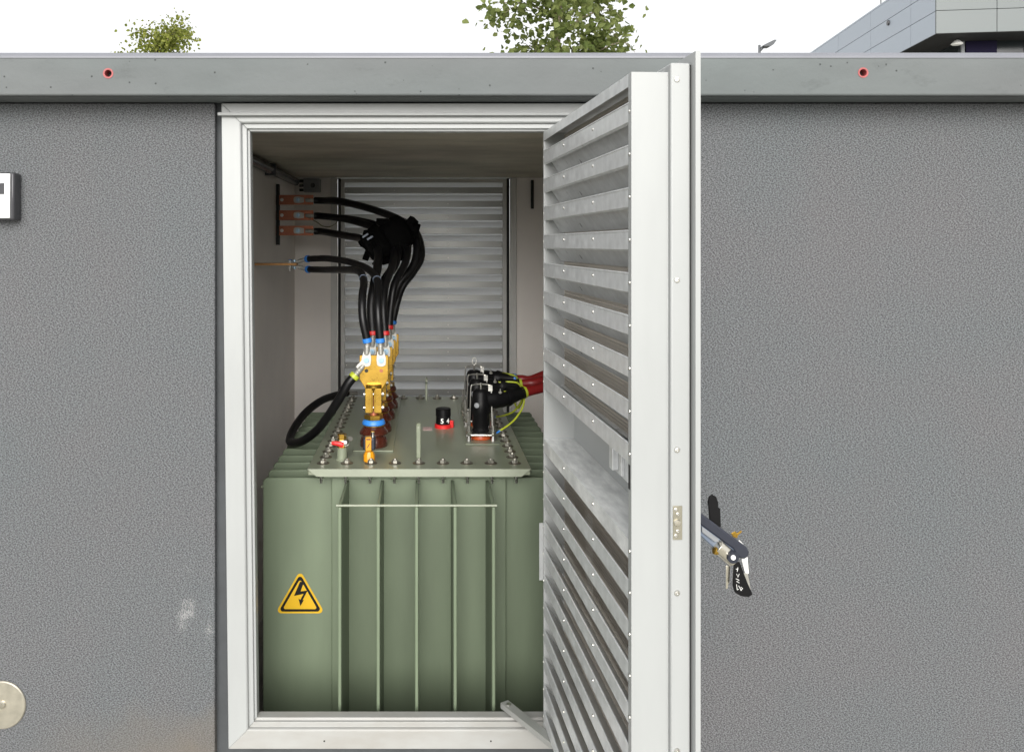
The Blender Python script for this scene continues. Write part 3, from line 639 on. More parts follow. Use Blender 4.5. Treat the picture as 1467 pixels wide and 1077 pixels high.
# low-voltage bushings: brown porcelain, blue ring, brass terminal flag
def lv_bushing(x, y, i):
    b_ = Vector((x, y, ZC + .006))
    pr = [(.054, 0), (.056, .004), (.055, .022), (.050, .036), (.044, .044), (.044, .046), (.058, .052), (.058, .058), (.050, .068), (.042, .078), (.040, .082), (.0005, .082)]
    o = obj('low_voltage_bushing', MB().lathe(pr, b_, n=32), M['brown'], tr, label=None)
    obj('washer', MB().lathe([(.043, .082), (.045, .084), (.043, .087), (.0005, .087)], b_, n=28), M['brass'], o)
    obj('coloured_ring', MB().lathe([(.044, .087), (.047, .091), (.045, .101), (.040, .108), (.0005, .108)], b_, n=28), M['blue'] if i == 0 else M['brown'], o)
    obj('hex_nut', MB().lathe([(.037, .108), (.038, .110), (.038, .125), (.036, .127), (.0005, .127)], b_, n=6, rot=.2), M['brass'], o)
    obj('stud', MB().cyl(b_ + Vector((0, 0, .127)), b_ + Vector((0, 0, .20)), .018, 16), M['copper'], o)
    cl = MB()
    for s in (-1, 1):
        cl.box(x + s * .019 - .014, x + s * .019 + .014, y - .030, y + .030, b_.z + .138, b_.z + .236)
        cl.box(x + s * .0045 - .003, x + s * .0045 + .003, y - .033, y - .030, b_.z + .142, b_.z + .228)
    cl.lathe([(.029, .232), (.033, .238), (.033, .244), (.029, .25)], b_, n=20)
    obj('terminal_clamp', cl, M['brass'], o, bevel=.002)
    for zz in (.158, .212):
        obj('clamp_bolt', MB().cyl((x - .040, y - .022, b_.z + zz), (x + .042, y - .022, b_.z + zz), .0045, 8).lathe([(.009, 0), (.009, .007)], (x + .034, y - .022, b_.z + zz), (1, 0, 0), 6), M['steel'], o)
    fl = [(-.034, .205), (.034, .205), (.036, .232), (.058, .268), (.058, .362), (.055, .365), (-.055, .365), (-.058, .362), (-.058, .268), (-.036, .232)]
    obj('terminal_flag', MB().prism(fl, (x, y + .004, b_.z), (1, 0, 0), (0, 0, 1), (0, .014, 0)), M['brass'], o, bevel=.0015)
    for s in (-1, 1):
        obj('flag_hole', MB().lathe([(.0075, 0), (.0072, -.0006), (.0002, -.0006)], (x + s * .030, y + .0038, b_.z + .302), (0, 1, 0), 14), M['dark'] if s < 0 else M['copper'], o)
    return b_
LVX = [-.2015, -.195, -.189, -.183]; LVY = [.66, .93, 1.20, 1.46]
LVB = [lv_bushing(LVX[i], LVY[i], i) for i in range(4)]

# high-voltage bushing bases
HVP = [(.240, .80), (.241, 1.07), (.243, 1.33)]
for x, y in HVP:
    b_ = Vector((x, y, ZC + .004))
    o = obj('high_voltage_bushing', MB().lathe([(.041, 0), (.044, .004), (.044, .018), (.042, .022), (.0005, .022)], b_, n=28), M['orange'], tr)
    pl_ = MB().prism([(-.06, -.045), (-.045, -.06), (.045, -.06), (.06, -.045), (.06, .045), (.045, .06), (-.045, .06), (-.06, .045)], b_ + Vector((0, 0, .022)), (1, 0, 0), (0, 1, 0), (0, 0, .008))
    obj('clamp_plate', pl_, M['steel'], o, bevel=.002)
    for sx in (-1, 1):
        for sy in (-1, 1):
            q = b_ + Vector((sx * .050, sy * .046, 0))
            obj('clamp_stud', MB().lathe([(.012, 0), (.010, .010), (.007, .022), (.011, .030), (.011, .040), (.006, .041), (.006, .062), (.0005, .063)], q, n=8), M['steel'], o)
    for sx in (-1, 1):
        q = b_ + Vector((sx * .052, .0, .03))
        obj('clamp_bolt', MB().lathe([(.010, 0), (.010, .009), (.006, .010), (.006, .075), (.009, .076), (.009, .084), (.0005, .085)], q, n=8), M['steeld'], o)

# ------------------------------------------------------------------ plug-in connectors on the high-voltage side and their red cables
def elbow(i, x, y, end, words):
    b_ = Vector((x, y, ZC + .034))
    t = thing('cable_connector', b_, 'black rubber plug-in connector with wire bail, %s' % words, 'connector', 'connectors on the high-voltage bushings')
    obj('body', MB().lathe([(.034, 0), (.036, .006), (.032, .012), (.033, .022), (.036, .028), (.036, .072), (.040, .080), (.040, .124), (.036, .132), (.036, .160), (.030, .172), (.022, .178), (.0005, .179)], b_, n=28), M['rubber'], t)
    a0 = b_ + Vector((.018, .004, .135)); a1 = b_ + Vector((.090, .02, .134)); a2 = Vector(end); d = (a2 - a1).normalized()
    obj('side_arm', MB().tube([a0, a0.lerp(a1, .5), a1, a1 + d * .03], [.040, .041, .041, .038, .036, .036], 18, 3).lathe([(.040, 0), (.041, .006), (.033, .03), (.026, .07), (.0265, .085)], a1 + d * .02, d, 20), M['rubber'], t)
    obj('test_point', MB().lathe([(.0115, 0), (.0115, .007), (.010, .010), (.0005, .011)], b_ + Vector((-.018, -.033, .115)), (-.2, -1, .05), 16), M['greybox'], t)
    for s in (-1, 1):
        pass
    bail = [b_ + Vector((-.047, -.018, .015)), b_ + Vector((-.045, -.018, .10)), b_ + Vector((-.042, -.016, .185)), b_ + Vector((-.032, -.014, .197)), b_ + Vector((0, -.012, .200)), b_ + Vector((.032, -.014, .197)), b_ + Vector((.042, -.016, .185)), b_ + Vector((.045, -.018, .10)), b_ + Vector((.047, -.018, .015))]
    obj('wire_bail', MB().tube(bail, .0030, 8, 4), M['steel'], t)
    hk = MB().cyl(b_ + Vector((0, -.012, .172)), b_ + Vector((0, -.012, .205)), .0042, 8)
    if i == 2: hk.tube([b_ + Vector((.006 * math.cos(a) * 1.6, -.012, .222 + .017 * math.sin(a))) for a in [k * math.pi / 4 - 1.57 for k in range(9)]], .0026, 6, 2)
    hk.box(x + .030, x + .047, y - .022, y - .012, b_.z + .172, b_.z + .196)
    obj('bail_bolt', hk, M['steel'], t)
    obj('earth_screw', MB().lathe([(.008, 0), (.008, .004), (.003, .005), (.003, .018), (.0005, .018)], b_ + Vector((.080, -.020, .165)), (0, -.4, 1), 8), M['tin'], t)
    return a1 + d * .02, d
ends = [(.52, .90, 1.034), (.52, 1.10, 1.022), (.52, 1.32, .998)]
wd = ['nearest to the open door', 'middle one of the three', 'farthest back of the three']
cw = ['lowest and nearest', 'middle', 'farthest']
hv = []
for i, (x, y) in enumerate(HVP):
    a, d = elbow(i, x, y, ends[i], wd[i]); hv.append((a, d))
    s = a + d * .075
    pts = [s, s + d * .05, Vector(ends[i]), Vector((.64, ends[i][1] + .05, ends[i][2] + .035)), Vector((.80, ends[i][1] + .12, ends[i][2] + .06)), Vector((.949, ends[i][1] + .16, ends[i][2] + .07))]
    c = thing('high_voltage_cable', pts[-1], 'red high-voltage cable leading right behind the door, %s of three' % cw[i], 'cable', 'red high-voltage cables')
    obj('jacket', MB().tube(pts, .0215, 16, 6), M['redc'], c)
    obj('end_sleeve', MB().lathe([(.0245, 0), (.026, .004), (.026, .022), (.0245, .026)], s - d * .004, d, 16), (M['ye'], M['ye'], M['blue'])[i], c)
# yellow-green earth wires
ew = [
    ([(714, 563, .80), (724, 561, .81), (738, 559, .84), (748, 562, .86), (751, 572, .86), (748, 585, .86), (738, 600, .84), (728, 609, .82), (716, 617, .80)], 'yellow-green earth wire arching from the nearest connector down to the cover'),
    ([(713, 548, 1.07), (730, 547, 1.07), (742, 549, 1.05), (748, 558, 1.0), (747, 574, .95), (736, 589, .95), (722, 595, 1.0), (711, 597, 1.07)], 'yellow-green earth wire running back low from the middle connector'),
    ([(711, 534, 1.33), (728, 536, 1.33), (741, 541, 1.28), (738, 556, 1.15), (736, 572, 1.05), (741, 584, 1.0), (746, 580, .98), (750, 566, .95)], 'yellow-green earth wire looping loosely over the red cables'),
]
for pts, lb in ew:
    q = [P(*a) for a in pts]
    c = thing('earth_wire', q[-1], lb, 'wire', 'earth wires of the connectors')
    obj('insulation', MB().tube(q, .0042, 8, 6), M['ye'], c)
    obj('cable_shoe', MB().cyl(q[-1], q[-1] + (q[-1] - q[-2]).normalized() * .02, .0042, 8), M['blue'], c)

# ------------------------------------------------------------------ busbars on the left
BAR_Y = 2.25; BK = F / (BAR_Y + CAMD)
pl_ = obj('busbar_support', MB().box(-.872, -.856, BAR_Y - .012, BAR_Y + .03, P(0, 351, BAR_Y).z, P(0, 264, BAR_Y).z), M['seal'], label='thin black upright insulating strip on the left wall behind the copper bars', cat='support')
barz = []
for j, (yc, nm) in enumerate(((286.5, 'top'), (308.5, 'middle'), (330.5, 'bottom'))):
    zc_ = P(0, yc, BAR_Y).z; barz.append(zc_)
    t = thing('copper_busbar', (-.874, BAR_Y, zc_), 'flat copper busbar jutting from the left wall, %s of the three upright ones' % nm, 'busbar', 'copper busbars on the left wall')
    obj('bar', MB().box(-.855, (449 - PX) / BK, BAR_Y - .005, BAR_Y + .005, zc_ - .029, zc_ + .029), M['copper'], t, bevel=.001)
    obj('wall_end', MB().box(-.8745, -.8725, BAR_Y - .005, BAR_Y + .005, zc_ - .029, zc_ + .029), M['copper'], t)
    obj('bolt', MB().lathe([(.011, 0), (.011, -.002), (.0085, -.002), (.0085, -.009), (.0005, -.009)], ((404 - PX) / BK, BAR_Y - .0052, zc_), (0, 1, 0), 6), M['steel'], t)
NB_Y = 1.64; NK = F / (NB_Y + CAMD); nz = P(0, 378.5, NB_Y).z
nb = thing('neutral_busbar', (-.874, NB_Y, nz), 'flat brass-brown neutral bar lying level below the three copper busbars', 'busbar')
obj('bar', MB().box(-.873, (426 - PX) / NK, NB_Y - .03, NB_Y + .03, nz - .006, nz + .006), M['bronze'], nb, bevel=.001)
for dy in (-.012, .014):
    xb = (416 - PX) / NK
    obj('bolt', MB().lathe([(.011, .006), (.011, .016), (.006, .016), (.006, .020)], (xb, NB_Y + dy, nz), n=6).lathe([(.006, -.036), (.006, -.006)], (xb, NB_Y + dy, nz), n=10).lathe([(.011, -.020), (.011, -.008)], (xb, NB_Y + dy, nz), n=6), M['steel'], nb)
    obj('bolt_cap', MB().lathe([(.009, .020), (.009, .023), (.0005, .024)], (xb, NB_Y + dy, nz), n=8), M['blue'], nb)

# ------------------------------------------------------------------ low-voltage cables
def lug_parts(c, tip, d, up, m_shoe, flat=.024):
    """palm of the lug at tip, barrel along d; up is the palm's normal"""
    tip, d, up = Vector(tip), Vector(d).normalized(), Vector(up).normalized(); s = d.cross(up)
    n = 10; poly = [(.036, -.014), (.036, .014), (.004, .020)] + [(-.016 + -.010 * math.sin(math.pi * k / 6), .018 * math.cos(math.pi * k / 6)) for k in range(7)] + [(.004, -.020)]
    palm = MB().prism(poly, tip - up * .0022, d, s, up * .0044)
    obj('lug_palm', palm, m_shoe, c, bevel=.0008)
    obj('lug_bolt', MB().lathe([(.0125, .0023), (.0125, .0045), (.0095, .0045), (.0095, .012), (.0055, .012), (.0055, .017), (.0005, .017)], tip, up, 12), M['bluet'], c)
    return tip + d * .03
def cable(label, pts, r, lugA, lugB, band, nameb='colour_band', grp='low-voltage cables', bandB=None, tie=0):
    q = [Vector(p) for p in pts]
    c = thing('power_cable', q[0], label, 'cable', grp)
    obj('jacket', MB().tube(q, r, 14, 6), M['black'], c)
    sp = spline(q, 6)
    if tie:
        obj('cable_tie', MB().lathe([(r + .0002, -.003), (r + .0016, -.003), (r + .0016, .003), (r + .0002, .003)], sp[tie], sp[tie + 1] - sp[tie - 1], 14), M['slate'], c)
    for end, lg, bn in ((0, lugA, band), (1, lugB, bandB)):
        a, b_ = (sp[0], sp[1]) if end == 0 else (sp[-1], sp[-2])
        out = (a - b_).normalized()
        if bn: obj(nameb, MB().lathe([(r + .001, 0), (r + .0026, .002), (r + .0026, .016), (r + .001, .018)], a - out * .014, out, 16), bn, c)
        if lg:
            up, tip = lg
            tip = Vector(tip); d = (a + out * .03 - tip); d = (a - tip)
            bar = MB().lathe([(.0125, 0), (.0125, .006), (.0108, .008), (.0108, .012), (.0125, .014), (.0125, .022), (.0108, .024), (.0108, .028), (.0125, .03), (.011, .05), (.006, .054)], a, (tip - a), 14)
            obj('lug_barrel', bar, M['tin'], c)
            lug_parts(c, tip, d, up, M['tin'])
    return c
def flag(i, s, front=True):       # tip of a lug bolted on flag i, left (-1) or right (+1) hole
    b_ = LVB[i]; return Vector((b_.x + s * .030, b_.y + (.001 if front else .021), b_.z + .345))
UP = Vector((0, -1, 0)); r = .0165
def top(i, s): return flag(i, s) + Vector((-.004 * s, .0, .075))
# neutral pair (blue bands) from the first bushing to the neutral bar
cable('black neutral cable with blue bands, left one of the pair on the front brass flag',
      [top(0, -1), P(519.5, 455, .66), P(519, 425, .70), P(521, 402, .82), P(513, 388, 1.0), P(490, 386.5, 1.3), P(465, 386.5, 1.52), P(441, 386, 1.63)], r,
      (UP, flag(0, -1)), ((0, 0, -1), (P(422, 380.8, NB_Y))), M['blue'], bandB=M['blue'], tie=19)
cable('black neutral cable with blue bands, right one of the pair on the front brass flag',
      [top(0, 1), P(542, 455, .66), P(541, 428, .70), P(541, 404, .82), P(529, 387, 1.0), P(503, 376, 1.28), P(470, 370.5, 1.52), P(440, 371, 1.63)], r,
      (UP, flag(0, 1)), ((0, 0, 1), (P(422, 376.4, NB_Y))), M['blue'], bandB=M['blue'], tie=19)
def bartip(j, front): return Vector(((427 - PX) / BK, BAR_Y + (-.0078 if front else .0078), barz[j]))
def barend(j, front): return bartip(j, front) + Vector((.098, -.006 if front else .012, -.004))
ph = [
    (1, -1, 2, True, M['red'], [P(532, 440, .95), P(536, 408, 1.0), P(541, 380, 1.15), P(540, 356, 1.4), P(522, 343, 1.75), P(490, 337, 2.05)], 'lowest black phase cable, running from the bottom busbar to the second flag'),
    (1, 1, 2, False, M['red'], [P(549, 440, .95), P(552, 408, 1.02), P(562, 380, 1.2), P(562, 355, 1.5), P(535, 346, 1.85), P(490, 336, 2.15)], 'black phase cable behind the lowest one, on the second flag'),
    (2, -1, 1, True, M['red'], [P(545, 438, 1.2), P(549, 405, 1.22), P(566, 378, 1.3), P(568, 350, 1.5), P(545, 330, 1.8), P(500, 315, 2.05)], 'middle black phase cable, running from the middle busbar to the third flag'),
    (2, 1, 1, False, M['red'], [P(560, 438, 1.22), P(566, 405, 1.25), P(581, 375, 1.35), P(582, 345, 1.55), P(556, 327, 1.85), P(505, 314, 2.15)], 'black phase cable behind the middle one, on the third flag'),
    (3, -1, 0, True, M['blue'], [P(562, 432, 1.45), P(573, 405, 1.45), P(589, 386, 1.48), P(597, 365, 1.52), P(594, 335, 1.6), P(572, 315, 1.72), P(530, 299, 1.95), P(485, 288, 2.1)], 'topmost black phase cable, arching from the top busbar to the rear flag'),
    (3, 1, 0, False, M['blue'], [P(569, 432, 1.47), P(577, 410, 1.47), P(592, 390, 1.5), P(604, 366, 1.55), P(597, 334, 1.64), P(578, 317, 1.8), P(535, 301, 2.05), P(490, 290, 2.2)], 'black phase cable in the outer right loop of the bundle'),
]
for i, s, j, fb, bn, mid, lb in ph:
    e_ = barend(j, fb)
    cable(lb, [top(i, s)] + mid + [e_ + Vector((.05, -.012 if fb else .01, -.002)), e_], .0205 if fb else .0185, (UP, flag(i, s)), ((0, -1, 0) if fb else (0, 1, 0), bartip(j, fb)), bn)
# the black cleat block with straps that gathers the bundle
cc = P(556, 343, 1.5)
ct = thing('cable_cleat', cc, 'bulky black cable cleat wrapped round the bend of the phase cables', 'cable cleat')
ax = (P(585, 322, 1.55) - P(527, 360, 1.5))
nrm = Vector((0, -1, 0)); axn = ax.normalized(); sd_ = axn.cross(nrm).normalized()
def blob(c0, half, w_, dpt, seed):
    rnd = random.Random(seed); mb = MB(); n = 14; m_ = 9; vs = []; fs = []
    for j in range(m_):
        t = -1 + 2 * j / (m_ - 1); e_ = (1 - abs(t) ** 5) ** .5 if abs(t) < 1 else .55
        e_ = max(e_, .62) * (1 + (.06 if j % 2 else -.03))
        for k in range(n):
            a = 2 * math.pi * k / n; cs_, sn = math.cos(a), math.sin(a)
            q = abs(cs_) ** .6 * (1 if cs_ > 0 else -1), abs(sn) ** .6 * (1 if sn > 0 else -1)
            f = 1 + rnd.uniform(-.05, .05)
            vs.append(c0 + axn * (t * half) + sd_ * (q[0] * w_ * e_ * f) + nrm * (q[1] * dpt * e_ * f))
    for j in range(m_ - 1):
        for k in range(n): fs.append((j * n + k, j * n + (k + 1) % n, (j + 1) * n + (k + 1) % n, (j + 1) * n + k))
    fs += [tuple(range(n - 1, -1, -1)), tuple((m_ - 1) * n + k for k in range(n))]
    return mb.add(vs, fs)
obj('cleat_block', blob(P(540, 350, 1.46), .062, .088, .09, 1), M['matt'], ct, ang=50)
obj('cleat_block', blob(P(568, 336, 1.52), .078, .088, .095, 2), M['matt'], ct, ang=50)
for j, (px, py) in enumerate(((533, 345), (590, 325))):
    c0 = P(px, py, 1.44 + j * .05)
    obj('strap', MB().obox(c0, axn * .011, sd_ * .034, nrm * .05), M['matt'], ct, bevel=.003)
rnd = random.Random(9)
for px, py, l1, w1 in ((527, 362, .03, .016), (537, 330, .02, .02), (549, 318, .03, .014), (590, 318, .02, .022), (596, 330, .022, .014), (553, 372, .03, .018), (572, 366, .035, .018), (520, 350, .016, .012), (541, 374, .024, .014), (580, 356, .03, .02)):
    c0 = P(px, py, 1.47); dd = Vector((rnd.uniform(-1, 1), -.3, rnd.uniform(-1, 1))).normalized(); ss = dd.cross(Vector((0, 1, .2))).normalized()
    obj('cleat_flap', MB().obox(c0, dd * l1, ss * w1, dd.cross(ss) * .03), M['matt'], ct, bevel=.004)
p_ = P(530, 341, 1.36); obj('strap_buckle', MB().obox(p_, axn * .016, sd_ * .004, nrm * .006).obox(p_ - sd_ * .022 - axn * .012, axn * .016, sd_ * .004, nrm * .006), M['slate'], ct)
# black cable ties where the neutral pair parts
# earth cable from the first bushing, looping left over the fins
b_ = LVB[0]
epts = [Vector((b_.x - .075, b_.y - .005, b_.z + .285)), P(499, 549, .65), P(488, 568, .66), P(470, 596, .70), P(452, 618, .76), P(432, 632, .84), P(418, 634, .92), P(415.5, 627, .98), P(424, 609, 1.10), P(440, 589, 1.24), P(462, 573, 1.38), P(484, 565.5, 1.5), P(497, 563, 1.56)]
ec = cable('thick black earth cable looping left over the cooling fins', epts, .0185, None, None, M['ye'], grp=None)
obj('lug_barrel', MB().lathe([(.0125, 0), (.0125, .006), (.0105, .008), (.0125, .012), (.0105, .018), (.0125, .024), (.0105, .03), (.0125, .036), (.006, .055)], epts[0], (epts[0] - epts[1]), 12), M['tin'], ec)
obj('lug_palm', MB().obox(Vector((b_.x - .050, b_.y + .0, b_.z + .325)), (.012, 0, .014), (0, .003, 0), (-.010, 0, .008)), M['tin'], ec)
e9 = epts[-1]; obj('cable_shoe', MB().cyl(e9, e9 + Vector((.05, .02, -.004)), .010, 10), M['steeld'], ec)

# ------------------------------------------------------------------ small fittings on the inner walls
p = P(447, 266, 2.94)
jb = thing('junction_box', (p.x, 2.98, p.z - .045), 'small grey junction box high in the back left corner', 'junction box')
obj('box', MB().box(p.x - .055, p.x + .055, 2.915, 2.981, p.z - .045, p.z + .045), M['greybox'], jb, bevel=.004)
obj('knob', MB().lathe([(.016, 0), (.016, -.006), (.012, -.010), (.0005, -.010)], (p.x + .008, 2.915, p.z), (0, 1, 0), 14), M['screen'], jb)
for dzz in (-.03, 0, .03): obj('cable_gland', MB().cyl((p.x - .0551, 2.945, p.z + dzz), (p.x - .085, 2.945, p.z + dzz), .010, 10), M['seal'], jb)
tray = thing('cable_conduit', (-.84, .2, 2.05), 'dark conduit run along the top of the left wall', 'conduit')
obj('pipe', MB().tube([(-.845, .2, 2.066), (-.845, 1.6, 2.062), (-.842, 2.80, 2.060)], .026, 12, 6), M['screen'], tray)
for yy in (.9, 1.9): obj('clip', MB().box(-.8749, -.8135, yy, yy + .02, 2.03, 2.094), M['screen'], tray)
p0, p1 = P(763, 299, 2.95), P(763, 258, 2.95)
obj('door_bolt_rod', MB().box(p0.x - .009, p0.x + .009, 2.955, 2.9808, p0.z, p1.z), M['seal'], label='short black upright rod on the back wall right of the louvred door', cat='rod', bevel=.002)
wp = [P(442, 312, 2.24), P(455, 319, 2.27), P(462, 324, 2.3), P(472, 325, 2.35), P(481, 320, 2.4), P(486, 309, 2.5), P(486, 290, 2.9)]
obj('control_wire', MB().tube(wp, .003, 6, 6), M['olive'], label='thin olive wire drooping below the middle copper busbar', cat='wire')
# galvanised door stay on the sill
a, b_ = Vector((.275, .055, .128)), Vector((.395, -.135, .121)); d = (b_ - a).normalized(); s = Vector((-d.y, d.x, 0))
ds = thing('door_stay', a - Vector((0, 0, .02)), 'galvanised steel stay bar from the sill to the foot of the open door', 'door stay')
obj('bar', MB().prism([(-.016, 0), (.016, 0), (.016, -.003), (-.013, -.003), (-.013, -.018), (-.016, -.018)], a - d * .012, s, (0, 0, 1), d * ((b_ - a).length + .03)), M['galvb'], ds, bevel=.0008)
obj('pivot_bolt', MB().lathe([(.008, 0), (.008, .004), (.0005, .006)], a + d * .012, n=8).cyl(a + d * .012 - Vector((0, 0, .026)), a + d * .012, .005, 8), M['steel'], ds)

# ------------------------------------------------------------------ things on the plaster wall
WK = F / CAMD
x1, z0, z1 = (30 - PX) / WK, EYE - (316 - PY) / WK, EYE - (249 - PY) / WK
x1 += .006
it = thing('wall_terminal', (x1 - .1, 0, z0), 'silver faced access panel with dark display in a black housing on the left wall', 'wall panel')
obj('housing', MB().box(x1 - .19, x1 - .004, -.050, -.0005, z0, z1), M['screen'], it, bevel=.006)
obj('face_plate', MB().box(x1 - .176, x1 - .016, -.0525, -.0495, z0 + .006, z1 - .004), M['aluplate'], it, bevel=.0015)
obj('display', MB().box(x1 - .16, x1 - .034, -.0532, -.0526, z0 + .082, z0 + .118), M['screen'], it)
p = P(2, 1010, -.006)
dc = thing('cover_disc', (p.x, 0, p.z - .076), 'round tarnished metal disc with centre button low on the left wall', 'disc')
obj('plate', MB().lathe([(.078, 0), (.078, -.004), (.075, -.0065), (.0005, -.0065)], (p.x, -.0005, p.z), (0, 1, 0), 48), M['disc'], dc)
obj('button', MB().lathe([(.0125, 0), (.0125, -.003), (.010, -.006), (.0005, -.0068)], (p.x + .003, -.0071, p.z + .003), (0, 1, 0), 20), M['keym'], dc)

# ------------------------------------------------------------------ street lamp behind the roof
ly = 20.0; lk = F / (ly + CAMD)
lx = (1088 - PX) / lk; lz = EYE + (PY - 65) / lk
sl = thing('street_lamp', (lx, ly, GZ), 'grey street lamp with tilted flat head behind the roof', 'street lamp')
obj('pole', MB().lathe([(.06, GZ), (.045, 3), (.03, lz)], (lx, ly, 0), n=14), M['pole'], sl)
obj('arm', MB().cyl((lx, ly, lz - .17), (lx + .14, ly, lz - .02), .03, 8), M['pole'], sl)
hd_ = MB().prism([(0, 0), (.05, .06), (.30, .18), (.36, .175), (.28, .06), (.19, .0)], (lx + .06, ly - .12, lz - .06), (1, 0, 0), (0, 0, 1), (0, .26, 0))
lh = obj('lamp_head', hd_, M['pole'], sl, bevel=.01)

# ------------------------------------------------------------------ clad building far right
by_ = 30.0; bk_ = F / (by_ + CAMD); bxx = (1342 - PX) / bk_
bg_ = thing('office_building', (bxx, by_, GZ), 'modern office block with silver cladding band over dark glazing', 'building', rotz=-math.atan2(765 - PX, F), local=True)
def lz_(z): return z - GZ
rows = [9.8, 10.69, 11.54, 12.37]
obj('core', MB().box(.06, 34, .06, 44, lz_(9.85), lz_(12.30)), M['greybox'], bg_)
obj('roof_coping', MB().box(-.03, 34.1, -.03, 44.1, lz_(12.372), lz_(12.45)), M['clad'], bg_)
obj('soffit', MB().box(.0, 34, .0, 44, lz_(9.79), lz_(9.845)), M['seal'], bg_)
ys = [0] + [2.2 + 4.2 * i for i in range(10)] + [44]; xs = [0] + [2.15 + 4.2 * i for i in range(8)] + [34]
for r0, r1 in zip(rows[:-1], rows[1:]):
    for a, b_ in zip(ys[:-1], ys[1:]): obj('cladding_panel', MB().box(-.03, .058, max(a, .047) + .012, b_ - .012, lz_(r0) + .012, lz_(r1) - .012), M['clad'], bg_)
    for a, b_ in zip(xs[:-1], xs[1:]): obj('cladding_panel', MB().box(a + .012 if a else -.03, b_ - .012, -.03, .058, lz_(r0) + .012, lz_(r1) - .012), M['clad_shaded'], bg_)
obj('lower_wall', MB().box(1.4, 33.5, 1.4, 43.5, 0, lz_(6.4)), M['clad_shaded'], bg_)
gl = obj('glazing', MB().box(1.5, 33.4, 1.5, 43.4, lz_(6.4), lz_(9.79)), M['glass'], bg_)
for i in range(14): obj('mullion', MB().box(1.55 + 2.4 * i, 1.67 + 2.4 * i, 1.40, 1.50, lz_(6.4), lz_(9.79)), M['greybox'], bg_)
obj('transom', MB().box(1.5, 33.4, 1.42, 1.499, lz_(8.55), lz_(8.68)), M['greybox'], bg_)
obj('violet_panel', MB().box(1.70, 2.85, 1.36, 1.398, lz_(7.0), lz_(9.78)), M['violet'], bg_)
for i in range(6): obj('window_blind', MB().box(4.2 + 2.4 * i, 5.9 + 2.4 * i, 1.43, 1.498, lz_(7.6), lz_(8.5)), M['olive'], bg_)
obj('soffit_lamp', MB().lathe([(.02, 0), (.10, -.03), (.22, -.16), (.18, -.20), (.0005, -.21)], (1.15, .9, lz_(9.75)), n=16), M['paper'], bg_)
obj('wall_vent', MB().lathe([(.12, 0), (.11, -.06), (.0005, -.07)], (-.031, 4.4, lz_(11.37)), (1, 0, 0), 16), M['screen'], bg_)
rl = MB()
for yy in (5.3, 6.1): rl.cyl((.3, yy, lz_(12.44)), (.3, yy, lz_(13.5)), .025, 8)
for zz in (12.9, 13.2, 13.45): rl.cyl((.3, 5.3, lz_(zz)), (.3, 6.1, lz_(zz)), .02, 8)
obj('roof_railing', rl, M['pole'], bg_)

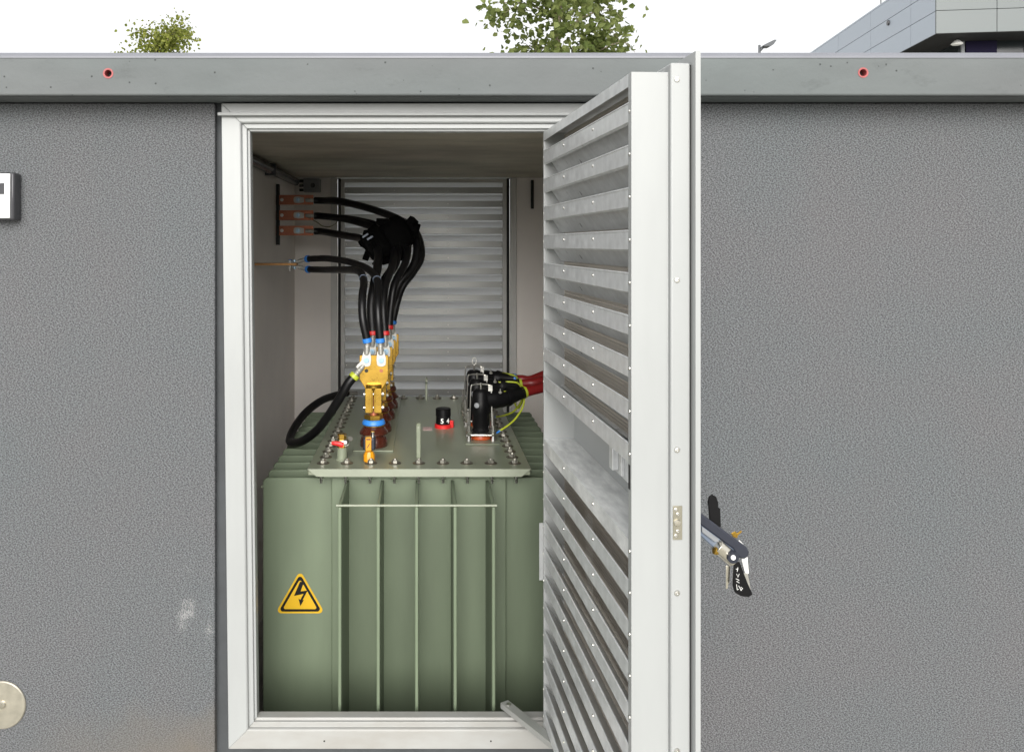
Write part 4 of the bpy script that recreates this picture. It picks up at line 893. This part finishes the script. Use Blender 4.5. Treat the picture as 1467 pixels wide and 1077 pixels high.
# ------------------------------------------------------------------ trees behind the roof
def tree(label, base, h, crown_c, rad, n_leaf, leaf, m, seed, lean=0):
    rnd = random.Random(seed); bx_, by2 = base
    t = thing('tree', (bx_, by2, GZ), label, 'tree', 'trees behind the roof')
    tk = MB(); pts = [Vector((bx_ + lean * (i / 5) ** 2 + rnd.uniform(-.04, .04), by2 + rnd.uniform(-.04, .04), GZ + h * i / 5)) for i in range(6)]
    rs = [.075, .065, .055, .045, .032, .014]
    tk.tube(pts, [rs[min(5, int(i / 6))] for i in range(31)], 10, 6)
    tips = []; sp = spline(pts, 6); cc_ = Vector(crown_c)
    for i in range(46):
        j = rnd.randint(int(len(sp) * .38), len(sp) - 2); s0 = sp[j]
        a = rnd.uniform(0, 2 * math.pi); frac = j / len(sp)
        ln = rad[0] * rnd.uniform(.55, 1.08) * (1.15 - .75 * max(0, (frac - .5) * 2) ** 1.5)
        e1 = s0 + Vector((math.cos(a) * ln, math.sin(a) * ln * rad[1] / rad[0], ln * rnd.uniform(.25, .75)))
        m1 = s0.lerp(e1, .5) + Vector((0, 0, .12 * ln)); e2 = e1 + Vector((math.cos(a) * .18, math.sin(a) * .18, -.22 * rnd.random()))
        tk.tube([s0, m1, e1, e2], [.014, .010, .006, .004], 5, 3)
        for q, wgt in ((m1, .6), (s0.lerp(e1, .75), 1), (e1, 1.3), (e2, 1.0)): tips.append((q, wgt))
        for k in range(3):
            q = s0.lerp(e1, rnd.uniform(.45, 1)); e3 = q + Vector((rnd.uniform(-.3, .3), rnd.uniform(-.3, .3), rnd.uniform(-.25, .2)))
            tk.tube([q, q.lerp(e3, .5) + Vector((0, 0, .03)), e3], [.005, .004, .003], 4, 2); tips.append((e3, 1.2))
    obj('trunk', tk, M['bark'], t)
    vs, fs = [], []; ws = [w_ for _, w_ in tips]
    for c0, _ in rnd.choices(tips, ws, k=n_leaf):
        g_ = .10 * (1 + rnd.random() * .6)
        c1 = c0 + Vector((rnd.gauss(0, g_), rnd.gauss(0, g_), rnd.gauss(-.05, g_)))
        d_ = Vector((rnd.gauss(0, .6), rnd.gauss(0, .6), rnd.uniform(-1.2, .25))).normalized(); u_ = d_.cross(Vector((rnd.gauss(0, 1), rnd.gauss(0, 1), rnd.gauss(0, 1)))).normalized(); nn = d_.cross(u_)
        l_ = leaf * rnd.uniform(.6, 1.25); w_ = l_ * .40; i0 = len(vs)
        vs += [c1, c1 + d_ * l_ * .35 + u_ * w_ + nn * l_ * .08, c1 + d_ * l_ * .75 + u_ * w_ * .6 + nn * l_ * .05, c1 + d_ * l_ - nn * l_ * .08, c1 + d_ * l_ * .75 - u_ * w_ * .6 + nn * l_ * .05, c1 + d_ * l_ * .35 - u_ * w_ + nn * l_ * .08, c1 + d_ * l_ * .5 - nn * l_ * .03]
        fs += [(i0, i0 + 1, i0 + 6), (i0 + 1, i0 + 2, i0 + 6), (i0 + 2, i0 + 3, i0 + 6), (i0 + 3, i0 + 4, i0 + 6), (i0 + 4, i0 + 5, i0 + 6), (i0 + 5, i0, i0 + 6)]
    me = bpy.data.meshes.new('crown'); cz = Vector((bx_, by2, GZ + h * .4)); me.from_pydata([tuple(Vector(v) - cz) for v in vs], [], fs); me.materials.append(m)
    o = bpy.data.objects.new('crown', me); C.objects.link(o); o.parent = t; o.location = cz - WL[t]; WL[o] = cz
    return t
ty = 8.0; tk_ = F / (ty + CAMD)
tree('leafy green tree with a slim trunk rising behind the middle of the roof', ((800 - PX) / tk_, ty), 6.6, (0, 0, 0), (.72, .72), 8000, .095, M['leafa'], 11)
ty = 14.0; tk_ = F / (ty + CAMD)
tree('small yellow-green treetop just showing above the left part of the roof', ((226 - PX) / tk_, ty), 6.0, (0, 0, 0), (.85, .85), 14000, .07, M['leafb'], 23)
